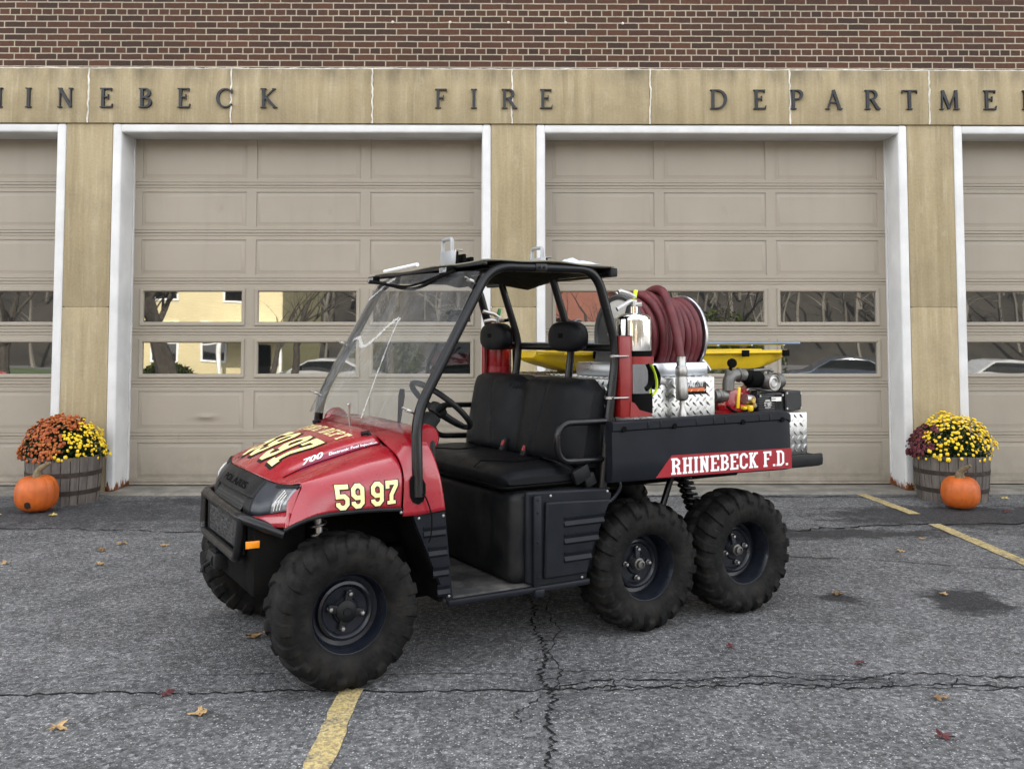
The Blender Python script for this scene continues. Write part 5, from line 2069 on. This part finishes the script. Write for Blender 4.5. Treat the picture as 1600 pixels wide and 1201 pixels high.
m.lathe([(.048, 0), (.048, .03), (.042, .035), (.042, .05)], (-2.745, .47, 1.230), (-1, 0, 0), 22)
m.cyl((-2.79, .47, 1.228), (-2.815, .47, 1.227), .018, 6)
m.lathe([(.046, 0), (.046, .06), (.040, .075)], (-2.655, .47, 1.228), (0, 1, 0), 24)
m.tube([(-2.56, .48, 1.295), (-2.68, .48, 1.300), (-2.72, .48, 1.288)], .009, 8)
m.cyl((-2.70, .47, 1.25), (-2.705, .47, 1.305), .014, 10)
m.build('ball_valve', M['castiron'], sk, 40)
m = MB()
m.lathe([(.0, .0), (.018, .0), (.024, .006), (.030, .002), (.041, .002), (.044, .012), (.046, .012), (.046, -.01)], (-2.655, .548, 1.226), (0, 1, 0), 30)
m.build('valve_cap', M['steel'], sk, 40)
m = MB()
m.obox((-2.40, .525, 1.145), ((.010, 0, 0), (0, .005, 0), (-.006, 0, .060)), .003)
m.build('valve_lever', M['yellow'], sk)
m = MB()
m.box(-2.50, -2.465, .50, .545, 1.065, 1.10, .008)
m.box(-2.455, -2.43, .50, .54, 1.075, 1.095, .006)
m.build('valve_knob', M['yellow'], sk)
m = MB()
m.box(-2.76, -2.55, .30, .52, 1.035, 1.165, .012)
for k in range(9):
    z = 1.045 + k * .0135
    m.box(-2.69, -2.555, .518, .530, z, z + .005, .001)
for k in range(6):
    m.box(-2.75 + k * .010, -2.746 + k * .010, .518, .528, 1.05, 1.155)
m.box(-2.60, -2.57, .44, .50, 1.13, 1.18, .01)
m.build('engine', M['engine'], sk, 30)
m = MB()
m.prism([(-2.77, 1.055), (-2.77, 1.165), (-2.795, 1.175), (-2.895, 1.172), (-2.905, 1.15), (-2.905, 1.075), (-2.89, 1.055)], (0, .32, 0), (1, 0, 0), (0, 0, 1), (0, .21, 0))
mu = m.build('engine_shroud', M['engine'], sk, 30)
bv = mu.modifiers.new('bevel', 'BEVEL'); bv.width = .008; bv.segments = 2; bv.limit_method = 'ANGLE'
m = MB()
m.cyl((-2.47, .50, 1.135), (-2.53, .50, 1.125), .030, 18)
m.cyl((-2.53, .49, 1.10), (-2.56, .49, 1.09), .026, 14)
m.build('drain_cock', M['steel'], sk, 40)

for px, pz in ((-2.745, 1.05), (-2.745, 1.15), (-2.565, 1.15), (-2.78, 1.07), (-2.895, 1.07), (-2.78, 1.16), (-2.895, 1.155)):
    m = MB()
    m.lathe([(.007, 0), (.007, .006), (0, .006)], (px, .528, pz), (0, 1, 0), 6)
    m.build('bolt', M['steel'], sk)
m = MB()
m.lathe([(.0, .0), (.030, .0), (.030, .006), (.012, .008), (.012, .014), (0, .014)], (-2.63, .519, 1.10), (0, 1, 0), 24)
m.build('recoil_hub', M['steel'], sk, 40)
m = MB()
m.tube(catmull([(-2.50, .40, 1.12), (-2.56, .45, 1.19), (-2.64, .46, 1.185), (-2.74, .44, 1.17)], 6), .012, 10)
m.build('bypass_pipe', M['steel'], sk, 60)
m = MB()
m.lathe([(.020, 0), (.024, .004), (.024, .018), (.018, .022), (0, .022)], (-2.83, .42, 1.172), (0, 0, 1), 20)
m.build('fuel_cap', M['engine'], sk, 40)
m = MB()
m.cyl((-2.515, .53, 1.145), (-2.515, .53, 1.085), .009, 8)
m.cyl((-2.50, .51, 1.125), (-2.50, .545, 1.125), .013, 6)
m.build('brass_fitting', M['brass'], sk, 40)
m = MB()
m.tube(catmull([(-2.33, .50, 1.10), (-2.36, .53, 1.07), (-2.42, .53, 1.06), (-2.48, .52, 1.075)], 6), .007, 8)
m.build('fuel_line', M['dark'], sk, 60)
m = MB()
m.box(-2.735, -2.655, .5285, .5295, 1.115, 1.14)
m.build('warning_label', M['label'], sk, 0)

# --- hose reel, standing on the tank
rl = vthing('hose_reel', 'metal reel wound with thick maroon fire hose on top of the tank', 'hose reel', (-2.02, .2, 1.272))
m = MB()
m.box(-2.235, -1.62, .02, .46, 1.272, 1.350, .012)
m.build('base', M['alu'], rl, 40)
m = MB()
m.box(-1.86, -1.70, .4605, .4625, 1.30, 1.335)
m.build('base_label', M['paper'], rl, 0)
for x in (-1.70, -2.265):
    m = MB()
    m.prism([(.02, 1.275), (.38, 1.275), (.30, 1.36), (.255, 1.50), (.145, 1.50), (.10, 1.36)], (x, 0, 0), (0, 1, 0), (0, 0, 1), (-.012, 0, 0))
    m.build('leg_plate', M['alu'] if x < -2 else M['disc'], rl, 0)
RC = Vector((0, .2, 1.503))
for x, mt in ((-1.800, 'disc'), (-2.250, 'alu')):
    m = MB()
    n_ = 40
    d = 1 if x > -2 else -1
    m.lathe([(0, .004), (.20, .004), (.205, .014), (.222, .018), (.232, .012), (.236, .0), (.232, -.006), (.20, -.004), (0, -.004)], (x, .2, 1.503), (d, 0, 0), 56)
    m.build('flange', M[mt], rl, 40)
m = MB()
m.prism([(-.03 + .0, .09), (-.13, .17), (-.07, .20), (.02, .205), (.09, .18), (.06, .12)], (-1.7945, .2, 1.503), (0, 1, 0), (0, 0, 1), (.0015, 0, 0))
m.build('flange_label', M['label'], rl, 0)
m = MB()
m.cyl((-1.775, .2, 1.503), (-2.30, .2, 1.503), .03, 16)
m.cyl((-1.79, .2, 1.503), (-2.24, .2, 1.503), .10, 24)
m.build('axle', M['steel'], rl, 40)
m = MB()
rnd = random.Random(21)
for lay, (rad, n) in enumerate(((.165, 8), (.214, 9))):
    for k in range(n):
        x = -1.834 - (.0475 if lay else .0535) * k
        rr = rad + rnd.uniform(-.008, .012) + (.014 * math.sin(k * .55) if lay else 0) - (.018 if lay and k < 2 else 0)
        t1, t2 = rnd.uniform(-.03, .03), rnd.uniform(-.03, .03)
        sag = rnd.uniform(.0, .02)
        P = []
        for i in range(44):
            a = 2 * math.pi * i / 44
            P.append(Vector((x + t1 * math.cos(a) * .5 + t2 * math.sin(a) * .5, .2 + rr * math.cos(a), 1.503 + rr * math.sin(a) - sag * max(0, -math.sin(a)))))
        m.tube(P, .0235, 12, closed=True)
m.tube(catmull([(-2.10, .02, 1.70), (-2.06, .14, 1.752), (-2.02, .27, 1.768), (-1.985, .38, 1.735), (-1.965, .465, 1.63), (-1.957, .52, 1.50), (-1.957, .55, 1.36)], 8), .0245, 14)
hs_ = m.build('hose', M['hose'], rl, 60)
m = MB()
m.lathe([(0, .0), (.026, .0), (.026, .05), (.030, .055), (.033, .06), (.033, .10), (.030, .105), (.030, .115), (.034, .12), (.034, .225), (.029, .235), (.014, .24), (.014, .28), (.024, .30), (.026, .325), (.0, .325)], (-1.957, .552, 1.385), (0, .02, -1), 24)
m.build('nozzle', M['steel'], rl, 40)
m = MB()
m.obox((-1.80, .52, 1.262), ((.07, 0, .016), (0, .012, 0), (-.004, 0, .016)), .004)
m.build('brake_arm', M['steel'], rl)

# --- fire extinguishers
def extinguisher(x, y, z0, r, h, mat, name, label, tagcol, band, wide):
    t = vthing(name, label, 'fire extinguisher', (x, y, z0), 'fire extinguishers on the vehicle')
    m = MB()
    sh = .034 if wide else .06
    pr = [(0, 0), (r * .9, 0), (r, .012), (r, h - sh)]
    for i in range(1, 9):
        a = math.pi / 2 * i / 8
        pr.append((r * .22 + r * .78 * math.cos(a) ** (.62 if wide else 1), h - sh + sh * math.sin(a)))
    pr += [(r * .22, h + .035), (0, h + .035)]
    m.lathe(pr, (x, y, z0), (0, 0, 1), 40)
    m.build('cylinder', mat, t, 50)
    for za, zb, mt in band:
        m = MB()
        m.lathe([(r + .0015, za), (r + .0015, zb)], (x, y, z0), (0, 0, 1), 40, cap=False)
        m.build('band', mt, t, 50)
    v = Vector((x, y, z0 + h + .03))
    m = MB()
    m.cyl(v, v + Vector((0, 0, .035)), .016, 12)
    m.cyl(v + Vector((0, 0, .018)), v + Vector((-.03, .03, .018)), .012, 10)
    m.build('valve', M['steel'], t, 40)
    m = MB()
    m.tube([v + Vector((-.015, 0, .035)), v + Vector((.03, 0, .060)), v + Vector((.105, .0, .075))] if not wide else [v + Vector((-.015, 0, .03)), v + Vector((.02, .0, .035)), v + Vector((.11, -.0, -.01))], .008, 8, flat=1.6)
    m.tube([v + Vector((-.01, 0, .012)), v + Vector((.05, 0, .022)), v + Vector((.10, 0, .012))] if not wide else [v + Vector((-.01, 0, .055)), v + Vector((.03, 0, .072)), v + Vector((.085, .0, .085)), v + Vector((.10, 0, .08))], .008, 8, flat=1.6)
    m.build('handle', M['steel'], t, 50)
    m = MB()
    m.obox(v + Vector((-.008, .0, .07)), ((.011, 0, 0), (0, .006, 0), (-.006, 0, .024)), .003)
    m.build('pull_tag', tagcol, t)
    if wide:
        return t
    m = MB()
    P = [v + Vector((-.03, .03, .018)), v + Vector((-.08, .05, .01)), Vector((x - r - .015, y + .03, z0 + h - .10)), Vector((x - r - .02, y + .03, z0 + h * .5)), Vector((x - r - .012, y + .03, z0 + .16))]
    m.tube(catmull(P, 6), .011, 10)
    m.build('hose', M['dark'], t, 50)
    return t
e1_ = extinguisher(-1.600, .600, 1.096, .092, .520, M['chrome'], 'fire_extinguisher', 'polished steel fire extinguisher in the red bracket beside the hose reel', M['lime'], [(.0, .105, M['dark']), (.272, .325, M['dark'])], True)
m = MB()
m.tube(catmull([(-1.655, .672, 1.35), (-1.672, .676, 1.31), (-1.685, .678, 1.26), (-1.68, .678, 1.215), (-1.655, .68, 1.19)], 6), .013, 8, flat=.4)
m.build('webbing', M['lime'], e1_, 60)
m = MB()
m.tube(catmull([(-1.61, .685, 1.355), (-1.645, .682, 1.30), (-1.64, .682, 1.25), (-1.60, .69, 1.22)], 6), .022, 8, flat=.4)
m.tube(catmull([(-1.69, .64, 1.34), (-1.735, .62, 1.28), (-1.71, .63, 1.22)], 6), .022, 8, flat=.4)
m.build('harness', M['dark'], e1_, 60)
e2_ = extinguisher(-1.455, -.605, 1.09, .083, .455, M['extred'], 'fire_extinguisher', 'red fire extinguisher with a green pull tag behind the passenger headrest', M['green'], [(.10, .22, M['stripe'])], False)

# --- rescue basket and ladder
bk_ = vthing('rescue_basket', 'bright yellow plastic rescue basket lying lengthwise across the tank', 'stretcher', (-2.5, -.34, 1.27))
m = MB()
rows = []
X0, X1 = -1.50, -3.56
for i in range(41):
    t = i / 40
    x = X0 + (X1 - X0) * t
    e = min(1, min(t, 1 - t) / .10)
    wv = .22 * (.55 + .45 * e ** .6)
    dp = .125 * (.25 + .75 * min(1, min(t, 1 - t) / .16) ** .7)
    row = []
    for yy, zz in ((-1.10, -.018), (-1.10, 0), (-1.0, .004), (-.93, -.10), (-.86, -.55), (-.72, -.92), (-.4, -1.0), (0, -1.0), (.4, -1.0), (.72, -.92), (.86, -.55), (.93, -.10), (1.0, .004), (1.10, 0), (1.10, -.018)):
        row.append(Vector((x, -.335 + wv * yy, 1.400 + (dp * zz if zz < -.05 else zz))))
    rows.append(row)
m.grid(rows)
o = m.build('shell', M['yellow'], bk_, 45)
solidify(o, .006)
m = MB()
for s in (-1, 1):
    m.tube(fillet([(-1.62, -.335 + s * .235, 1.388), (-3.45, -.335 + s * .235, 1.388)], .02), .010, 8)
m.build('hand_rail', M['yellow'], bk_, 60)
for x in (-1.85, -2.45, -3.05, -3.42):
    m = MB()
    m.box(x - .03, x + .03, -.095, -.08, 1.36, 1.404, .004)
    m.build('buckle', M['dark'], bk_)
m = MB()
m.tube(fillet([(-2.30, -.02, 1.345), (-2.62, -.02, 1.345), (-2.67, -.02, 1.28)], .04), .016, 10)
m.build('support_rail', M['alu'], bk_, 60)
m = MB()
m.tube(catmull([(-2.52, -.06, 1.462), (-2.50, -.05, 1.44), (-2.53, -.04, 1.38), (-2.55, -.035, 1.345), (-2.57, -.06, 1.36)], 5), .013, 8, flat=.5)
m.tube([(-2.28, -.05, 1.43), (-2.40, -.05, 1.44), (-2.53, -.05, 1.462)], .012, 8, flat=.5)
m.build('strap', M['orange'], bk_, 60)
M['railblue'] = plain('blue_grey_rail', (.16, .20, .25), .4, .4)
ld = vthing('ladder', 'slim aluminium ladder lying on top of the yellow rescue basket', 'ladder', (-2.5, -.34, 1.43))
for s in (-1, 1):
    m = MB()
    m.tube([(-3.60, -.335 + s * .20, 1.447), (-2.5, -.335 + s * .20, 1.449), (-1.47, -.335 + s * .20, 1.447)], .0115, 10)
    m.build('rail', M['railblue'], ld, 60)
for k in range(7):
    m = MB()
    x = -1.65 - .30 * k
    m.cyl((x, -.54, 1.444), (x, -.13, 1.444), .012, 10)
    m.build('rung', M['alu'], ld)

# ------------------------------------------------------------------ half barrels, mums, pumpkins
def barrel(x, y, label):
    t = thing('half_barrel', label, 'planter', (x, y, 0), random.uniform(0, 6), 'half barrel planters', local=(0, 0, 0))
    n, H = 26, .415
    m = MB()
    rnd = random.Random(int(x * 10))
    def rad(z):
        return .292 + .032 * math.sin(min(1, z / H * .9 + .1) * math.pi / 2)
    for k in range(n):
        a0, a1 = 2 * math.pi * k / n + .008, 2 * math.pi * (k + 1) / n - .008
        top = H + rnd.uniform(-.004, .004)
        off = rnd.uniform(-.002, .002)
        rows = []
        for j in range(7):
            z = top * j / 6
            row = []
            for i in range(4):
                a = a0 + (a1 - a0) * i / 3
                row.append(Vector(((rad(z) + off) * math.cos(a), (rad(z) + off) * math.sin(a), z)))
            rows.append(row)
        inner = [Vector(((rad(top) - .026) * math.cos(a0 + (a1 - a0) * i / 3), (rad(top) - .026) * math.sin(a0 + (a1 - a0) * i / 3), top)) for i in range(4)]
        low = [Vector((p.x, p.y, top - .12)) for p in inner]
        m.grid(rows + [inner, low])
    m.lathe([(0, .30), (rad(.3) - .01, .30)], (0, 0, 0), (0, 0, 1), 40, cap=False)
    m.build('staves', M['wood'], t, 30, normals=False)
    m = MB()
    m.lathe([(0, .37), (rad(.37) - .025, .37)], (0, 0, 0), (0, 0, 1), 40, cap=False)
    m.build('soil', M['soil'], t)
    for z in (.105, .265):
        m = MB()
        m.lathe([(rad(z - .02) + .0005, z - .020), (rad(z - .02) + .004, z - .020), (rad(z + .02) + .004, z + .020), (rad(z + .02) + .0005, z + .020)], (0, 0, 0), (0, 0, 1), 52, closed=True)
        m.build('hoop', M['hoop'], t, 50)
    return t

def mum(cx, cy, z0, rx, ry, rz, mat, label, nb, seed_, inside, bare=None, size=.0165):
    """one mum plant: leafy dome with blooms over it; inside(x, y, z) keeps it to its own side of the tub"""
    t = thing('chrysanthemum', label, 'flowers', (cx, cy, z0), local=(cx, cy, z0), group='mums in the half barrels')
    rnd = random.Random(seed_)
    def pt(lo, hi):
        while True:
            k = rnd.uniform(lo, hi)
            a, c = rnd.uniform(0, 2 * math.pi), rnd.uniform(-.22, 1)
            s = math.sqrt(1 - c * c)
            d = Vector((s * math.cos(a), s * math.sin(a), c))
            k *= 1 + .045 * math.sin(3 * a + seed_) + .04 * math.sin(7 * a + 5 * c + seed_) + .03 * math.sin(11 * c + 2 * a)
            p = Vector((cx + rx * k * d.x, cy + ry * k * d.y, z0 + rz * k * d.z))
            if inside(p.x, p.y, p.z):
                return p, d
    f = MB()
    for i in range(nb * 4):
        p, d = pt(.45, .97)
        u = (d * .5 + Vector((rnd.gauss(0, 1), rnd.gauss(0, 1), rnd.gauss(0, .6)))).normalized()
        w = u.orthogonal().normalized()
        w = (w * math.cos(i) + u.cross(w) * math.sin(i))
        s = rnd.uniform(.016, .03)
        f.add([p - u * s, p + w * s * .45, p + u * s, p - w * s * .45], [(0, 1, 2), (0, 2, 3)])
    f.build('foliage', M['leafgreen'], t, 0)
    b = MB()
    done = []
    tries = 0
    while len(done) < nb and tries < nb * 30:
        tries += 1
        p, d = pt(.95, 1.04)
        if bare and bare(p, rnd):
            continue
        if any((p - q).length < size * 1.25 for q in done):
            continue
        done.append(p)
        d = (d + Vector((rnd.gauss(0, .25), rnd.gauss(0, .25), rnd.gauss(0, .2) + .2))).normalized()
        u, w, _ = frame(d)
        r = size * rnd.uniform(.55, 1.25)
        n = 9
        vs = [p + d * r * .55]
        for ring, (k, h) in enumerate(((.45, .52), (1.0, .12), (.55, -.35))):
            for q in range(n):
                a = 2 * math.pi * (q + .5 * ring) / n
                kk = k * (1 + .16 * ((q % 2) - .5))
                vs.append(p + (u * math.cos(a) + w * math.sin(a)) * r * kk + d * r * h)
        fs = [(0, 1 + q, 1 + (q + 1) % n) for q in range(n)]
        for ring in range(2):
            o_ = 1 + ring * n
            for q in range(n):
                q2 = (q + 1) % n
                fs.append((o_ + q, o_ + n + q, o_ + q2))
                fs.append((o_ + q2, o_ + n + q, o_ + n + q2))
        b.add(vs, fs)
    bl = b.build('blooms', mat, t, 0)
    bl['kind'] = 'stuff'
    return t

BLX, BLY, BRX, BRY = -3.995, 8.76, 4.15, 8.78
barrel(BLX, BLY, 'weathered half barrel planter of rust and yellow mums by the left pillar')
barrel(BRX, BRY, 'weathered half barrel planter of maroon and yellow mums by the right pillar')
def side(x0, sl, sgn):
    return lambda x, y, z: sgn * (x - x0 - sl * (z - .5) + .035 * math.sin(31 * z + 9 * y) + .03 * math.sin(47 * x + 23 * z)) > 0 and z > .385
mum(BLX - .015, BLY, .42, .365, .33, .335, M['bloom_orange'], 'rust orange mum filling most of the left half barrel', 640, 31, side(BLX + .10, .22, -1),
    lambda p, r: (abs(p.x - (BLX - .20)) < .11 and p.z < .60 and r.random() < .72), .0165)
mum(BLX + .005, BLY, .42, .345, .33, .315, M['bloom_yellow'], 'bright yellow mum at the right of the left half barrel', 170, 32, side(BLX + .09, .22, 1),
    lambda p, r: p.z < .50 and r.random() < .5, .0165)
mum(BRX - .015, BRY, .42, .36, .32, .305, M['bloom_maroon'], 'dark maroon mum at the left of the right half barrel', 170, 33, side(BRX - .285, .42, -1), None, .0185)
mum(BRX, BRY, .42, .35, .33, .34, M['bloom_yellow'], 'bright yellow mum filling most of the right half barrel', 420, 34, side(BRX - .305, .42, 1),
    lambda p, r: (r.random() < .80 if (abs(p.x - (BRX + .05)) < .09 and p.z < .66) or p.z < .47 else r.random() < .12), .0175)

def pumpkin(x, y, r, h, label, lean, rot=None, seed_=0):
    t = thing('pumpkin', label, 'pumpkin', (x, y, 0), seed_, 'pumpkins by the half barrels', local=(0, 0, 0))
    m = MB()
    n, mm = 120, 36
    rows = []
    rnd = random.Random(seed_)
    ribs = [rnd.uniform(.7, 1.2) for _ in range(12)]
    for j in range(mm + 1):
        ph = -math.pi / 2 + math.pi * j / mm
        row = []
        for k in range(n):
            a = 2 * math.pi * k / n
            f = a * 11 / (2 * math.pi)
            crease = abs(math.sin(math.pi * f)) ** .45
            rr = r * (1 - .045 * (1 - crease) * ribs[int(f) % 11]) * (1 + .02 * math.sin(a * 2 + seed_))
            c = math.cos(ph)
            R_ = rr * abs(c) ** .72
            z = h * (.5 + .5 * se(math.sin(ph), .82))
            z -= .055 * math.exp(-(R_ / (r * .30)) ** 2) * (1 if ph > 0 else -.35) * (h / .3)
            row.append(Vector((R_ * math.cos(a), R_ * math.sin(a), z)))
        rows.append(row)
    m.grid(rows, closed=True)
    m.build('body', M['pumpkin'], t, 60)
    m = MB()
    zt = h - .05
    P = catmull([(0, 0, zt), (.0, 0, zt + .06), (lean * .03, 0, zt + .105), (lean * .085, 0, zt + .135), (lean * .11, .0, zt + .15)], 5)
    k = len(P)
    m.tube(P, .02, 8, rad=[.034 * (1 - i / k) ** 1.6 + .0125 for i in range(k)])
    m.build('stem', M['stem'], t, 40)
    if rot:
        a, z = rot
        m = MB()
        q = []
        for i in range(14):
            b_ = 2 * math.pi * i / 14
            q.append((a + .20 * math.cos(b_) * rnd.uniform(.7, 1.1), z + .032 * math.sin(b_) * rnd.uniform(.7, 1.1)))
        body = BVHTree.FromPolygons([p for rw in rows for p in rw], [(j * n + i, j * n + (i + 1) % n, (j + 1) * n + (i + 1) % n, (j + 1) * n + i) for j in range(mm) for i in range(n)])
        vs = []
        for aa, zz in [(a, z)] + q:
            d = Vector((math.cos(aa), math.sin(aa), 0))
            hh = body.ray_cast(d * 1 + Vector((0, 0, zz)), -d)[0]
            vs.append((hh or d * r) + d * .002)
        m.add(vs, [(0, 1 + i, 1 + (i + 1) % 14) for i in range(14)])
        m.build('rotten_patch', M['rot'], t)
    return t
pumpkin(-3.975, 8.22, .172, .315, 'orange pumpkin with a rotten spot before the left half barrel', 1, (R(-90) - 0.0, .075), 0)
pumpkin(3.985, 8.28, .160, .285, 'smooth orange pumpkin before the right half barrel', -1, None, 2)

# ------------------------------------------------------------------ fallen leaves, each lying where the photograph has one
M['leaf_tan'] = plain('dry_tan_leaf', (.36, .23, .10), .8, var=.35, vscale=40)
M['leaf_brown'] = plain('dry_brown_leaf', (.21, .115, .045), .8, var=.4, vscale=40)
M['leaf_red'] = plain('dark_red_leaf', (.085, .014, .016), .7, var=.4, vscale=40)
M['leaf_yellow'] = plain('yellow_leaf', (.50, .40, .12), .8, var=.3, vscale=40)
def leaf(x, y, size, mat, label, seed_, rot=None):
    rnd = random.Random(seed_)
    out = []
    lobes = [(90, 1.0), (140, .9), (200, .62), (40, .9), (-20, .62)]
    pts = []
    for d, L in sorted(lobes):
        d += rnd.uniform(-8, 8)
        L *= rnd.uniform(.8, 1.15)
        pts += [(d - 20, L * .55), (d - 9, L * .78), (d, L), (d + 9, L * .78), (d + 22, L * .42)]
    pts += [(262, .16), (270, .55), (278, .16)]
    c = Vector((0, 0, .012))
    vs = [c]
    for d, L in pts:
        vx_, vy_ = L * math.cos(R(d)) * size, L * math.sin(R(d)) * size
        vs.append(Vector((vx_, vy_ * rnd.uniform(.8, 1.1), .004 + rnd.uniform(0, .32) * size * L + .10 * size * math.sin(d * .05 + seed_))))
    m = MB()
    n = len(pts)
    m.add(vs, [(0, 1 + i, 1 + (i + 1) % n) for i in range(n)])
    o = m.build('fallen_leaf', mat, None, 0, normals=False)
    o.location = (x, y, .004)
    o.rotation_euler = (0, 0, rnd.uniform(0, 6.28) if rot is None else rot)
    tag(o, label, 'leaf', 'fallen leaves on the asphalt')
LV = [(-1.703, 3.721, .060, 'leaf_tan', 'crumpled tan leaf nearest the lower left corner of the picture'),
      (-1.194, 3.843, .058, 'leaf_tan', 'curled tan maple leaf left of the near yellow line'),
      (-1.399, 4.052, .042, 'leaf_red', 'small dark red leaf on the long crack left of the near front tyre'),
      (-1.25, 4.82, .075, 'leaf_brown', 'brown leaf clump against the near front tyre'),
      (-1.18, 4.86, .070, 'leaf_tan', 'tan leaf folded into the clump by the near front tyre'),
      (-2.784, 6.721, .062, 'leaf_brown', 'brown leaf left of the bull bar, middle of three in a row'),
      (-2.74, 6.943, .060, 'leaf_tan', 'tan leaf left of the bull bar, farthest of three in a row'),
      (-2.40, 6.878, .052, 'leaf_tan', 'tan leaf left of the bull bar, nearest to the vehicle'),
      (-2.63, 6.314, .050, 'leaf_tan', 'faint tan leaf on bare asphalt below the other three'),
      (-3.251, 6.355, .050, 'leaf_tan', 'tan leaf by the left edge of the picture'),
      (1.935, 5.56, .060, 'leaf_brown', 'brown leaf beside the small dark stain right of the rear tyre'),
      (1.645, 3.599, .052, 'leaf_red', 'dark red leaf nearest the lower right corner of the picture'),
      (1.634, 4.406, .042, 'leaf_red', 'small red leaf just beyond the cracked band at right'),
      (1.80, 3.985, .045, 'leaf_brown', 'brown leaf just below the cracked band at right'),
      (1.10, 4.63, .034, 'leaf_red', 'tiny red leaf on asphalt below the rear tyre'),
      (3.089, 7.032, .045, 'leaf_tan', 'tan leaf left of the far yellow line, farther one'),
      (2.765, 6.624, .042, 'leaf_tan', 'tan leaf left of the far yellow line, nearer one'),
      (2.55, 5.55, .040, 'leaf_tan', 'tan leaf lying on the large dark stain'),
      (4.28, 8.10, .055, 'leaf_red', 'dark red leaf right of the smooth pumpkin'),
      (-4.20, 8.02, .075, 'leaf_yellow', 'yellow green leaf left of the pumpkin with the rotten spot'),
      (-3.74, 8.02, .060, 'leaf_yellow', 'pale yellow leaf right of the pumpkin with the rotten spot'),
      (-4.36, 9.00, .050, 'leaf_yellow', 'yellow leaf on the door sill behind the left half barrel'),
      (4.62, 8.75, .06, 'leaf_yellow', 'pale leaf on the asphalt right of the right half barrel'),
      (4.53, 8.98, .055, 'leaf_red', 'dark red leaf on the sill beside the right half barrel'),
      (1.22, 9.00, .045, 'leaf_yellow', 'yellow leaf on the sill behind the rear tyre')]
for i, (x, y, sz, mt, lab) in enumerate(LV):
    leaf(x, y, sz, M[mt], lab, i + 3)
